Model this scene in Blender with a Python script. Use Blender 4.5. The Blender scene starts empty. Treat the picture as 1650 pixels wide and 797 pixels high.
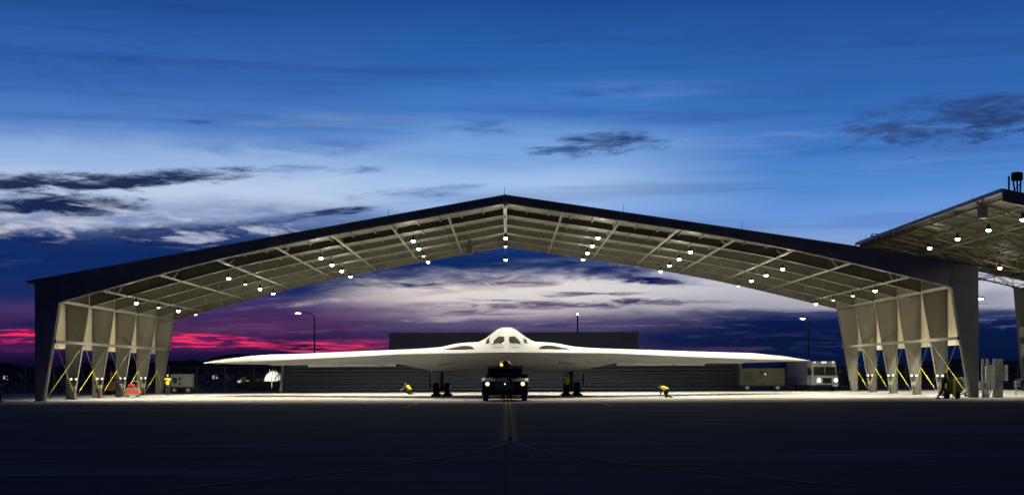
import bpy, bmesh, math, random
from mathutils import Vector, Matrix
random.seed(7)
C = bpy.context.scene
COL = C.collection
F = 2250.0; CX, HY = 815.0, 600.0; CAMH = 1.85; ROLL = 0.004
# ------------------------------------------------------------------ camera
cd = bpy.data.cameras.new('camera'); cam = bpy.data.objects.new('camera', cd); COL.objects.link(cam)
cam.location = (0, 0, CAMH); cam.rotation_euler = (math.pi/2, ROLL, 0)
cd.sensor_fit = 'HORIZONTAL'; cd.sensor_width = 36.0; cd.lens = 36.0*F/1650.0
cd.shift_x = (825.0-CX)/1650.0; cd.shift_y = (HY-398.5)/1650.0
cd.clip_start = 0.5; cd.clip_end = 40000
C.camera = cam
C.view_settings.view_transform = 'Standard'; C.view_settings.look = 'None'
C.view_settings.exposure = 0.0; C.view_settings.gamma = 1.0
C.cycles.use_denoising = True
C.cycles.max_bounces = 6; C.cycles.diffuse_bounces = 4; C.cycles.glossy_bounces = 3
C.cycles.sample_clamp_indirect = 6.0; C.cycles.caustics_reflective = False; C.cycles.caustics_refractive = False
LAMP_W = 4300.0
def lin(c):
    return tuple(((v/255.0)/12.92 if v/255.0 <= 0.04045 else ((v/255.0+0.055)/1.055)**2.4) for v in c)

# ------------------------------------------------------------------ sky (world, in directions)
world = bpy.data.worlds.new("World"); C.world = world; world.use_nodes = True
nt = world.node_tree; nt.nodes.clear()
class S:
    """socket with arithmetic"""
    def __init__(s, sock): s.k = sock
    def _m(s, op, o=None, o2=None, clamp=False): return mth(op, s, o, o2, clamp)
    def __add__(s, o): return s._m('ADD', o)
    def __radd__(s, o): return s._m('ADD', o)
    def __sub__(s, o): return s._m('SUBTRACT', o)
    def __rsub__(s, o): return mth('SUBTRACT', o, s)
    def __mul__(s, o): return s._m('MULTIPLY', o)
    def __rmul__(s, o): return s._m('MULTIPLY', o)
    def __truediv__(s, o): return s._m('DIVIDE', o)
def setin(tree, inp, v):
    if isinstance(v, S): tree.links.new(v.k, inp)
    else: inp.default_value = v
def mth(op, a, b=None, c=None, clamp=False, tree=None):
    t = tree or nt
    n = t.nodes.new('ShaderNodeMath'); n.operation = op; n.use_clamp = clamp
    setin(t, n.inputs[0], a)
    if b is not None: setin(t, n.inputs[1], b)
    if c is not None: setin(t, n.inputs[2], c)
    return S(n.outputs[0])
def smooth(x, lo, hi):
    n = nt.nodes.new('ShaderNodeMapRange'); n.interpolation_type = 'SMOOTHSTEP'
    setin(nt, n.inputs[0], x); n.inputs[1].default_value = lo; n.inputs[2].default_value = hi
    n.inputs[3].default_value = 0; n.inputs[4].default_value = 1
    return S(n.outputs[0])
def comb(x, y, z):
    n = nt.nodes.new('ShaderNodeCombineXYZ')
    for i, v in enumerate((x, y, z)): setin(nt, n.inputs[i], v)
    return S(n.outputs[0])
def noise(vec, scale, det=5, rough=0.55, dist=0.0):
    n = nt.nodes.new('ShaderNodeTexNoise'); n.noise_dimensions = '3D'
    nt.links.new(vec.k, n.inputs['Vector']); n.inputs['Scale'].default_value = scale
    n.inputs['Detail'].default_value = det; n.inputs['Roughness'].default_value = rough; n.inputs['Distortion'].default_value = dist
    return S(n.outputs[0])
def mixc(f, a, b):
    n = nt.nodes.new('ShaderNodeMix'); n.data_type = 'RGBA'; n.clamp_factor = True
    setin(nt, n.inputs[0], f)
    for i, v in ((6, a), (7, b)):
        if isinstance(v, S): nt.links.new(v.k, n.inputs[i])
        else: n.inputs[i].default_value = (*lin(v), 1)
    return S(n.outputs[2])
def ramp(x, stops):
    n = nt.nodes.new('ShaderNodeValToRGB'); cr = n.color_ramp; cr.interpolation = 'EASE'
    nt.links.new(x.k, n.inputs[0])
    while len(cr.elements) < len(stops): cr.elements.new(0.5)
    for e, (p, c) in zip(cr.elements, stops): e.position = p
    for e, (p, c) in zip(cr.elements, stops): e.position = p; e.color = (*lin(c), 1)
    return S(n.outputs[0])
def au(px): return math.atan((px-CX)/F)*F
def av(px, py):
    u = px-CX; v = HY-py - ROLL*u
    return math.atan(v/math.hypot(F, u))*F
tc = nt.nodes.new('ShaderNodeTexCoord')
sp = nt.nodes.new('ShaderNodeSeparateXYZ'); nt.links.new(tc.outputs['Generated'], sp.inputs[0])
dx, dy, dz = S(sp.outputs[0]), S(sp.outputs[1]), S(sp.outputs[2])
U = mth('ARCTAN2', dx, dy)*F
V = mth('ARCSINE', dz)*F
P1 = comb(U/330.0, V/70.0, 0.0)
P2 = comb(U/110.0, V/22.0, 3.7)
n1 = (noise(P1, 1.0, 6, 0.6, 0.4) - 0.5)*2.0
n2 = (noise(P2, 1.0, 7, 0.66, 0.8) - 0.5)*2.0
n4 = (noise(comb(U/46.0, V/9.0, 13.0), 1.0, 6, 0.62, 0.5) - 0.5)*2.0
n3 = noise(comb(U/700.0, V/120.0, 9.1), 1.0, 3, 0.5, 0.8) - 0.5
Vw = V + n1*20.0 + n2*9.0
X = 1.0/1000.0
def st(lst): return [(min(1.0, v*X), c) for v, c in lst]
NIGHT = [(700, (22, 50, 104)), (900, (9, 19, 46)), (1000, (6, 12, 32))]
left = ramp(Vw*X, st([(0, (6, 12, 42)), (22, (16, 12, 44)), (48, (46, 26, 72)), (78, (58, 38, 84)), (104, (62, 50, 102)), (134, (22, 42, 98)),
     (162, (13, 44, 100)), (200, (14, 46, 104)), (245, (104, 132, 182)), (285, (188, 206, 232)), (330, (148, 180, 224)), (390, (78, 126, 196)), (460, (52, 102, 176)), (600, (28, 76, 146))]+NIGHT))
cent = ramp(Vw*X, st([(0, (5, 13, 42)), (28, (56, 44, 88)), (58, (56, 50, 92)), (80, (90, 82, 116)), (96, (170, 158, 168)), (112, (214, 206, 204)), (142, (226, 220, 216)),
     (158, (130, 132, 160)), (170, (13, 40, 94)), (215, (24, 60, 122)), (262, (150, 182, 230)), (300, (160, 192, 234)), (350, (120, 164, 220)), (420, (66, 120, 196)), (500, (42, 96, 172)), (600, (28, 76, 146))]+NIGHT))
right = ramp(Vw*X, st([(0, (3, 16, 46)), (40, (6, 24, 62)), (74, (9, 27, 70)), (88, (50, 60, 100)), (100, (166, 164, 176)), (132, (192, 192, 202)), (160, (160, 170, 204)),
     (200, (130, 162, 214)), (245, (104, 150, 218)), (290, (82, 138, 208)), (350, (64, 120, 196)), (450, (46, 98, 174)), (600, (28, 76, 146))]+NIGHT))
Uw = U + n3*220.0
sky = mixc(smooth(Uw, -330, -60), left, cent)
sky = mixc(smooth(Uw - V*0.25, 20, 420), sky, right)
# soft streaks everywhere
streak = noise(comb(U/900.0, V/36.0, 21.3), 1.0, 6, 0.62, 0.3)
sky = mixc(smooth(streak, 0.50, 0.74)*smooth(V, 150, 260)*0.30, sky, (30, 56, 112))
streak2 = noise(comb(U/620.0, V/50.0, 41.0), 1.0, 6, 0.6, 0.5)
sky = mixc(smooth(streak2, 0.54, 0.80)*smooth(V, 90, 200)*(1.0-smooth(V, 330, 520))*0.42, sky, (172, 194, 228))
def blob(px, py, w, h, col, dens=1.0, tilt=0.0, soft=0.45, rag=1.1):
    """cloud patch centred on a direction; w,h are full sizes in 1/2250 rad"""
    global sky
    a = math.radians(tilt); cu, cv = au(px), av(px, py)
    du = U + n1*36.0 - cu; dv = V + n2*0.16*h + n1*0.28*h - cv
    p = (du*math.cos(a) + dv*math.sin(a))*(2.0/w)
    q = (dv*math.cos(a) - du*math.sin(a))*(2.0/h)
    r = p*p + q*q
    d = 1.3 - r + n2*(2.0*rag) + n1*(0.9*rag) + n4*(1.0*rag)
    sky = mixc(smooth(d, 0.0, max(0.1, soft*2.2))*dens, sky, col)
def streaks(px, py, w, h, col, dens=1.0, lo=.5, hi=.62, su=70.0, sv=4.0, seed=0.0, slope=0.0):
    # thin ragged streaks inside an elliptical window of directions
    global sky
    cu, cv = au(px), av(px, py)
    du = (U + n1*30.0 - cu)*(2.0/w); dv = (V - U*slope + cu*slope + n1*0.2*h - cv)*(2.0/h)
    env = smooth(1.0 - du*du - dv*dv + n2*0.8, 0.0, 0.7)
    nn = noise(comb(U/su, (V - U*slope + n2*3.0)/sv, seed), 1.0, 5, 0.6, 0.35)
    sky = mixc(env*smooth(nn, lo, hi)*dens, sky, col)
for b in [
    # pale washes
    (330, 352, 620, 60, (176, 190, 218), 0.75, 4, 1.3), (60, 352, 260, 46, (192, 196, 212), 0.8, 0, 1.0), (520, 292, 520, 70, (158, 190, 232), 0.6, 3, 1.5),
    (1480, 250, 420, 40, (110, 152, 216), 0.4, 2, 1.3),
    # dark clouds, upper left
    (60, 293, 300, 40, (34, 48, 84), 1, 1, .7), (300, 285, 290, 28, (36, 52, 90), 1, 4, .7), (180, 296, 240, 22, (30, 44, 80), 1, 3, .7), (90, 328, 290, 34, (24, 40, 80), 1, 1, .6),
    (550, 341, 150, 13, (36, 56, 104), 1, 6, .6), (460, 352, 130, 16, (70, 98, 150), .8, 6, .8), (250, 382, 560, 42, (34, 54, 104), .95, 4, .7),
    (110, 420, 520, 60, (16, 40, 98), 1, 2, .8), (600, 400, 300, 40, (22, 50, 112), .8, 8, 1.0),
    (690, 309, 200, 20, (84, 120, 178), .8, 5, 1.0), (570, 274, 110, 14, (78, 112, 176), .8, 4, 1.0), (470, 272, 110, 16, (96, 128, 186), .7, 4, 1),
    (450, 240, 420, 34, (52, 92, 164), .55, 2, 1.4), (745, 209, 170, 30, (44, 76, 146), .75, 2, 1.1), (322, 196, 46, 6, (52, 84, 146), .7, 0, 1),
    (975, 232, 220, 38, (40, 62, 112), .95, 2, .8), (900, 240, 120, 16, (60, 92, 150), .7, 4, 1.0), (1530, 194, 380, 78, (44, 70, 124), .95, 4, .9), (1640, 182, 280, 66, (42, 64, 116), .95, 3, .9), (1440, 206, 160, 24, (54, 82, 138), .8, 2, 1.0),
    (1560, 242, 200, 14, (66, 104, 174), .6, 0, 1.2), (990, 148, 280, 18, (34, 70, 142), .6, 3, 1.2), (200, 95, 700, 70, (30, 66, 138), .5, 4, 1.6), (1200, 60, 800, 50, (26, 62, 138), .4, -3, 1.6),
    # seen under the roof
    (760, 438, 620, 60, (12, 38, 90), .95, 3, .9), (1000, 440, 300, 44, (12, 38, 90), .9, -6, .9), (850, 457, 120, 10, (18, 28, 84), 1, 0, .6), (1046, 453, 110, 15, (16, 26, 82), 1, 0, .6),
    (640, 476, 560, 12, (206, 178, 184), .8, 5, 1.0), (950, 470, 330, 30, (224, 217, 216), .8, -2, 1.0), (930, 472, 160, 5, (70, 78, 120), .85, -2, .7), (1000, 489, 130, 17, (44, 48, 92), 1, 2, .6), (860, 491, 170, 13, (58, 56, 100), .85, 0, .8),
    (620, 500, 440, 26, (72, 66, 110), .8, 2, 1.1), (760, 512, 300, 10, (186, 172, 180), .7, 3, 1.0), (960, 520, 420, 26, (74, 64, 112), .75, 0, 1.1), (900, 524, 140, 7, (56, 50, 92), .8, 0, .8),
    (1230, 480, 360, 50, (176, 172, 188), .6, -4, 1.3), (1240, 548, 420, 42, (7, 24, 62), .95, 0, .9), (1110, 545, 240, 26, (14, 28, 72), .8, 0, .9), (1130, 562, 240, 10, (82, 56, 108), .7, 0, 1.0), (1260, 538, 120, 10, (58, 48, 100), .7, 3, 1.0),
    (1610, 476, 120, 30, (128, 136, 168), .8, 0, 1.2), (1600, 500, 160, 16, (56, 66, 112), .7, 0, 1),
    # magenta dusk on the left
    (150, 450, 400, 40, (28, 42, 96), .5, 3, 1.2), (430, 522, 520, 40, (108, 54, 98), .6, 3, 1.3), (80, 524, 300, 20, (22, 24, 74), .9, 0, .9), (550, 556, 260, 22, (176, 44, 98), .8, 1, 1.0), (330, 548, 300, 26, (120, 34, 92), .8, -2, 1.0), (60, 542, 260, 24, (100, 30, 88), .8, 3, 1.0),
    (490, 559, 90, 9, (26, 18, 60), 1, 0, .5), (598, 558, 34, 4, (60, 28, 74), .9, 0, .6), (90, 562, 260, 10, (96, 36, 92), .6, 0, 1.0), (400, 582, 340, 20, (16, 20, 66), .8, 0, .9),
]:
    blob(*b[:5], dens=b[5], tilt=b[6], soft=b[7])
streaks(290, 362, 700, 70, (186, 194, 216), .85, .50, .66, 95, 17, 1.0, -.04)
streaks(50, 366, 260, 50, (200, 200, 214), .8, .46, .62, 70, 14, 2.0, 0)
streaks(250, 392, 560, 30, (14, 36, 88), .8, .45, .6, 110, 10, 2.5, 0)
streaks(330, 548, 300, 24, (246, 50, 104), 1, .47, .57, 60, 4.2, 3.0, -.02)
streaks(40, 540, 280, 24, (238, 44, 104), 1, .47, .57, 60, 4.6, 4.0, .05)
streaks(520, 558, 300, 20, (228, 62, 104), .9, .50, .62, 90, 4.0, 5.0, .0)
streaks(930, 490, 560, 46, (62, 58, 104), .75, .52, .64, 120, 8, 6.0, .01)
streaks(930, 520, 460, 30, (150, 136, 156), .5, .52, .66, 130, 7, 7.0, .0)
streaks(1250, 520, 520, 60, (92, 96, 138), .45, .54, .68, 130, 8, 8.0, -.02)
streaks(1220, 556, 460, 60, (60, 52, 104), .55, .52, .66, 110, 9, 9.0, -.02)
streaks(560, 510, 560, 60, (116, 72, 112), .4, .50, .66, 160, 9, 10.0, .03)
streaks(700, 466, 640, 30, (198, 172, 184), .5, .52, .66, 200, 8, 11.0, .06)
streaks(1620, 505, 240, 60, (90, 100, 146), .6, .50, .64, 60, 8, 12.0, 0)
# away from the view the dusk sky is dark night blue
back = smooth(dy, -0.2, 0.55)
sky = mixc(back, (6, 20, 58), sky)
bg = nt.nodes.new('ShaderNodeBackground'); nt.links.new(sky.k, bg.inputs[0]); bg.inputs[1].default_value = 1.0
ad = bg
wo = nt.nodes.new('ShaderNodeOutputWorld'); nt.links.new(ad.outputs[0], wo.inputs[0])
world.cycles.sampling_method = 'MANUAL'; world.cycles.sample_map_resolution = 512

# ------------------------------------------------------------------ materials
MATS = {}
def mat(name, col, rough=0.6, metal=0.0, var=0.12, scale=3.0, spec=0.4, emit=None, es=0.0, bump=0.0, streak=None):
    if name in MATS: return MATS[name]
    m = bpy.data.materials.new(name); m.use_nodes = True; t = m.node_tree; b = t.nodes['Principled BSDF']
    b.inputs['Roughness'].default_value = rough; b.inputs['Metallic'].default_value = metal; b.inputs['Specular IOR Level'].default_value = spec
    c = (*col, 1)
    tcn = t.nodes.new('ShaderNodeTexCoord'); mp = t.nodes.new('ShaderNodeMapping'); t.links.new(tcn.outputs['Object'], mp.inputs[0])
    if streak: mp.inputs['Scale'].default_value = streak
    nz = t.nodes.new('ShaderNodeTexNoise'); nz.inputs['Scale'].default_value = scale; nz.inputs['Detail'].default_value = 6
    t.links.new(mp.outputs[0], nz.inputs['Vector'])
    mr = t.nodes.new('ShaderNodeMapRange'); mr.inputs[1].default_value = .3; mr.inputs[2].default_value = .7
    mr.inputs[3].default_value = 1-var; mr.inputs[4].default_value = 1+var; t.links.new(nz.outputs[0], mr.inputs[0])
    mx = t.nodes.new('ShaderNodeVectorMath'); mx.operation = 'SCALE'; mx.inputs[0].default_value = col; t.links.new(mr.outputs[0], mx.inputs['Scale'])
    t.links.new(mx.outputs[0], b.inputs['Base Color'])
    mr2 = t.nodes.new('ShaderNodeMapRange'); mr2.inputs[1].default_value = .3; mr2.inputs[2].default_value = .7
    mr2.inputs[3].default_value = max(0, rough-.1); mr2.inputs[4].default_value = min(1, rough+.1); t.links.new(nz.outputs[0], mr2.inputs[0]); t.links.new(mr2.outputs[0], b.inputs['Roughness'])
    if bump:
        bp = t.nodes.new('ShaderNodeBump'); bp.inputs['Strength'].default_value = bump; bp.inputs['Distance'].default_value = .02
        t.links.new(nz.outputs[0], bp.inputs['Height']); t.links.new(bp.outputs[0], b.inputs['Normal'])
    if emit: b.inputs['Emission Color'].default_value = (*emit, 1); b.inputs['Emission Strength'].default_value = es
    MATS[name] = m; return m
def add_seams(m, per, w, dark):
    t = m.node_tree; b = t.nodes['Principled BSDF']; L = t.links.new; src = b.inputs['Base Color'].links[0].from_socket
    g = t.nodes.new('ShaderNodeTexCoord'); sp_ = t.nodes.new('ShaderNodeSeparateXYZ'); L(g.outputs['Object'], sp_.inputs[0])
    def line(ax, k, per, w):
        ab = t.nodes.new('ShaderNodeMath'); ab.operation = 'ABSOLUTE'; L(sp_.outputs[0], ab.inputs[0])
        ml = t.nodes.new('ShaderNodeMath'); ml.operation = 'MULTIPLY_ADD'; L(ab.outputs[0], ml.inputs[0]); ml.inputs[1].default_value = k; L(sp_.outputs[ax], ml.inputs[2])
        a = t.nodes.new('ShaderNodeMath'); a.operation = 'PINGPONG'; L(ml.outputs[0], a.inputs[0]); a.inputs[1].default_value = per/2
        c = t.nodes.new('ShaderNodeMath'); c.operation = 'LESS_THAN'; L(a.outputs[0], c.inputs[0]); c.inputs[1].default_value = w; return c.outputs[0]
    mm = t.nodes.new('ShaderNodeMath'); mm.operation = 'MAXIMUM'; L(line(1, -.7, per, w), mm.inputs[0]); L(line(1, .7, per*1.7, w), mm.inputs[1])
    mx = t.nodes.new('ShaderNodeMix'); mx.data_type = 'RGBA'; mx.blend_type = 'MULTIPLY'; L(mm.outputs[0], mx.inputs[0]); L(src, mx.inputs[6]); mx.inputs[7].default_value = (dark, dark, dark, 1)
    L(mx.outputs[2], b.inputs['Base Color'])
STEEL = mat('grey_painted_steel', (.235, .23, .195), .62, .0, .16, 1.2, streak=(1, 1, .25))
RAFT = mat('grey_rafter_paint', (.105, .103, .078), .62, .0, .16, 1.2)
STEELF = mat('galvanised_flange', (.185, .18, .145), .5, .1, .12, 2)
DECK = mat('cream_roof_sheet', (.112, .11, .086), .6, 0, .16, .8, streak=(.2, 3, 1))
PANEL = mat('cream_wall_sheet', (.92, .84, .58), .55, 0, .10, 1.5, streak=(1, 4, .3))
FASCIA = mat('dark_slate_cladding', (.20, .205, .215), .5, .1, .15, 1.0)
YEL = mat('safety_yellow', (.78, .72, .06), .5, 0, .12, 4)
CABLE = mat('dull_wire_rope', (.22, .21, .19), .5, .5, .1, 8)
BLACK = mat('black_rubber', (.015, .015, .016), .75, 0, .2, 6)
DARK = mat('black_enamel', (.012, .013, .014), .35, .1, .2, 3)
DARKG = mat('dark_olive_paint', (.035, .038, .03), .5, .05, .2, 3)
WHITE = mat('stealth_white_paint', (.295, .30, .298), .58, 0, .06, .5, spec=.2)
add_seams(WHITE, 2.3, .018, .62)
GREYW = mat('equipment_grey_paint', (.36, .36, .33), .55, 0, .12, 2)
LIGHTG = mat('light_grey_enamel', (.58, .58, .53), .5, 0, .1, 2)
VANW = mat('van_white_paint', (.34, .34, .33), .45, 0, .06, 2)
GLASS = mat('dark_glass', (.02, .03, .022), .15, 0, .1, 2, spec=.4)
ORANGE = mat('orange_red_enamel', (.75, .12, .03), .5, 0, .15, 5)
GREEN = mat('yellow_green_enamel', (.24, .28, .08), .5, 0, .2, 5)
GALV = mat('galvanised_sheet', (.042, .054, .072), .4, .3, .25, .9, streak=(.03, 1, 4))
BLDG = mat('dark_slate_siding', (.22, .25, .30), .7, 0, .12, .4)
WARM = (1.0, .93, .75)
BULBD = mat('dim_lamp_glow', (.6, .6, .5), .5, emit=(1, .9, .7), es=.9)
BULB = mat('lamp_glow', (.9, .9, .8), .5, emit=(1, .93, .76), es=28)
HEADL = mat('headlight_glow_warm', (.9, .85, .7), .4, emit=(1, .62, .26), es=2.6)
HEADW = mat('headlight_glow_white', (.9, .9, .8), .4, emit=(1, .93, .74), es=14)
BEACON = mat('amber_beacon_glow', (.9, .5, .1), .4, emit=(1, .42, .08), es=2.5)
COOL = mat('cool_lamp_glow', (.9, .9, .95), .4, emit=(.92, .96, 1), es=10)
LED = mat('small_white_marker_glow', (.9, .9, .9), .4, emit=(1, .95, .85), es=3.5)
DISTL = mat('distant_window_glow', (.8, .8, .8), .5, emit=(.9, .9, 1), es=.35)
CHROME = mat('scuffed_bright_trim', (.62, .6, .52), .5, .2, .15, 6)
HIVIS = mat('hi_vis_yellow_cloth', (.85, .88, .03), .8, 0, .08, 8)
REFL = mat('orange_reflective_tape', (.9, .16, .02), .6, 0, .1, 8)
CLOTH = mat('dark_work_cloth', (.018, .02, .026), .9, 0, .2, 12)
SKIN = mat('skin', (.42, .25, .17), .6, 0, .06, 12)
HAIR = mat('dark_hair', (.025, .018, .012), .8, 0, .2, 20)
CAPM = mat('grey_cap_cloth', (.3, .3, .32), .8, 0, .1, 12)

# ------------------------------------------------------------------ mesh helpers
def wloc(o):
    v = Vector((0, 0, 0))
    while o is not None: v = v + Vector(o.location); o = o.parent
    return v
class MB:
    def __init__(s): s.v = []; s.f = []
    def add(s, vs, fs):
        n = len(s.v); s.v += [tuple(p) for p in vs]; s.f += [tuple(n+i for i in f) for f in fs]; return s
    def box(s, x0, x1, y0, y1, z0, z1):
        if x0 > x1: x0, x1 = x1, x0
        if y0 > y1: y0, y1 = y1, y0
        vs = [(x, y, z) for x in (x0, x1) for y in (y0, y1) for z in (z0, z1)]
        return s.add(vs, [(0, 1, 3, 2), (4, 6, 7, 5), (0, 4, 5, 1), (2, 3, 7, 6), (0, 2, 6, 4), (1, 5, 7, 3)])
    def hexa(s, bot, top):
        vs = list(bot)+list(top)
        return s.add(vs, [(0, 3, 2, 1), (4, 5, 6, 7), (0, 1, 5, 4), (1, 2, 6, 5), (2, 3, 7, 6), (3, 0, 4, 7)])
    def bar(s, p, q, w, h=None, up=(0, 0, 1)):
        h = h or w; p = Vector(p); q = Vector(q); d = (q-p).normalized(); u = Vector(up)
        if abs(d.dot(u)) > .98: u = Vector((0, 1, 0))
        a = d.cross(u).normalized()*w/2; b = a.cross(d).normalized()*h/2
        return s.hexa([p-a-b, p+a-b, p+a+b, p-a+b], [q-a-b, q+a-b, q+a+b, q-a+b])
    def tube(s, p, q, r0, r1=None, n=10, cap=True):
        r1 = r0 if r1 is None else r1; p = Vector(p); q = Vector(q); d = (q-p).normalized()
        u = Vector((0, 0, 1)) if abs(d.z) < .9 else Vector((1, 0, 0))
        a = d.cross(u).normalized(); b = a.cross(d).normalized(); vs = []
        for c, r in ((p, r0), (q, r1)):
            for i in range(n): t = 2*math.pi*i/n; vs.append(c+a*math.cos(t)*r+b*math.sin(t)*r)
        fs = [(i, (i+1) % n, n+(i+1) % n, n+i) for i in range(n)]
        if cap: fs += [tuple(range(n))[::-1], tuple(range(n, 2*n))]
        return s.add(vs, fs)
    def path(s, pts, r, n=8):
        for a, b in zip(pts, pts[1:]): s.tube(a, b, r, r, n)
        return s
    def lathe(s, c, axis, prof, n=20):
        """prof = [(dist along axis, radius)]"""
        c = Vector(c); d = Vector(axis).normalized(); u = Vector((0, 0, 1)) if abs(d.z) < .9 else Vector((1, 0, 0))
        a = d.cross(u).normalized(); b = a.cross(d).normalized(); vs = []; fs = []
        for h, r in prof:
            for i in range(n): t = 2*math.pi*i/n; vs.append(c+d*h+a*math.cos(t)*r+b*math.sin(t)*r)
        for k in range(len(prof)-1):
            for i in range(n): fs.append((k*n+i, k*n+(i+1) % n, (k+1)*n+(i+1) % n, (k+1)*n+i))
        fs += [tuple(range(n))[::-1], tuple(range((len(prof)-1)*n, len(prof)*n))]
        return s.add(vs, fs)
    def ell(s, c, rx, ry, rz, nu=14, nv=9, fn=None):
        vs = []; fs = []
        for j in range(nv+1):
            ph = -math.pi/2+math.pi*j/nv
            for i in range(nu):
                t = 2*math.pi*i/nu
                p = Vector((math.cos(ph)*math.cos(t), math.cos(ph)*math.sin(t), math.sin(ph)))
                if fn: p = fn(p)
                vs.append((c[0]+p.x*rx, c[1]+p.y*ry, c[2]+p.z*rz))
        for j in range(nv):
            for i in range(nu): fs.append((j*nu+i, j*nu+(i+1) % nu, (j+1)*nu+(i+1) % nu, (j+1)*nu+i))
        return s.add(vs, fs)
    def prism(s, poly, fn0, fn1):
        n = len(poly); vs = [fn0(p) for p in poly]+[fn1(p) for p in poly]
        fs = [tuple(range(n))[::-1], tuple(range(n, 2*n))]+[(i, (i+1) % n, n+(i+1) % n, n+i) for i in range(n)]
        return s.add(vs, fs)
    def px(s, poly, x0, x1): return s.prism(poly, lambda p: (x0, p[0], p[1]), lambda p: (x1, p[0], p[1]))
    def py(s, poly, y0, y1): return s.prism(poly, lambda p: (p[0], y0, p[1]), lambda p: (p[0], y1, p[1]))
    def pz(s, poly, z0, z1): return s.prism(poly, lambda p: (p[0], p[1], z0), lambda p: (p[0], p[1], z1))
    def build(s, name, m, parent=None, bevel=0, smooth=None, label=None, merge=False):
        o0 = wloc(parent) if parent else Vector((0, 0, 0))
        me = bpy.data.meshes.new(name); me.from_pydata([Vector(p)-o0 for p in s.v], [], s.f); me.validate()
        bm = bmesh.new(); bm.from_mesh(me)
        if merge: bmesh.ops.remove_doubles(bm, verts=bm.verts, dist=1e-4)
        bmesh.ops.recalc_face_normals(bm, faces=bm.faces); bm.to_mesh(me); bm.free()
        if smooth:
            me.polygons.foreach_set('use_smooth', [True]*len(me.polygons)); me.set_sharp_from_angle(angle=math.radians(smooth))
        me.materials.append(m)
        o = bpy.data.objects.new(name, me); COL.objects.link(o)
        if parent: o.parent = parent
        if bevel:
            bv = o.modifiers.new('bevel', 'BEVEL'); bv.width = bevel; bv.segments = 2; bv.limit_method = 'ANGLE'; bv.angle_limit = math.radians(40)
        if label: o['label'] = label
        return o
def thing(name, label, cat, loc=(0, 0, 0), group=None):
    o = bpy.data.objects.new(name, None); COL.objects.link(o); o.location = loc; o.empty_display_size = .3
    o['label'] = label; o['category'] = cat
    if group: o['group'] = group
    return o
def tag(o, label, cat, group=None):
    o['label'] = label; o['category'] = cat
    if group: o['group'] = group
    return o
def struct(o): o['kind'] = 'structure'; return o
def copy_tree(o, parent=None):
    c = o.copy(); COL.objects.link(c); c.parent = parent
    for ch in list(o.children): copy_tree(ch, c)
    return c
def interp(x, tab):
    if x <= tab[0][0]: return tab[0][1]
    for (a, b), (c, d) in zip(tab, tab[1:]):
        if x <= c: return b+(d-b)*(x-a)/(c-a)
    return tab[-1][1]
def pxX(px, d): return (px-CX)/F*d
def P(px, py, d):
    u = px-CX; v = HY-py
    return Vector(((u+ROLL*v)/F*d, d, CAMH+(v-ROLL*u)/F*d))

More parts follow.
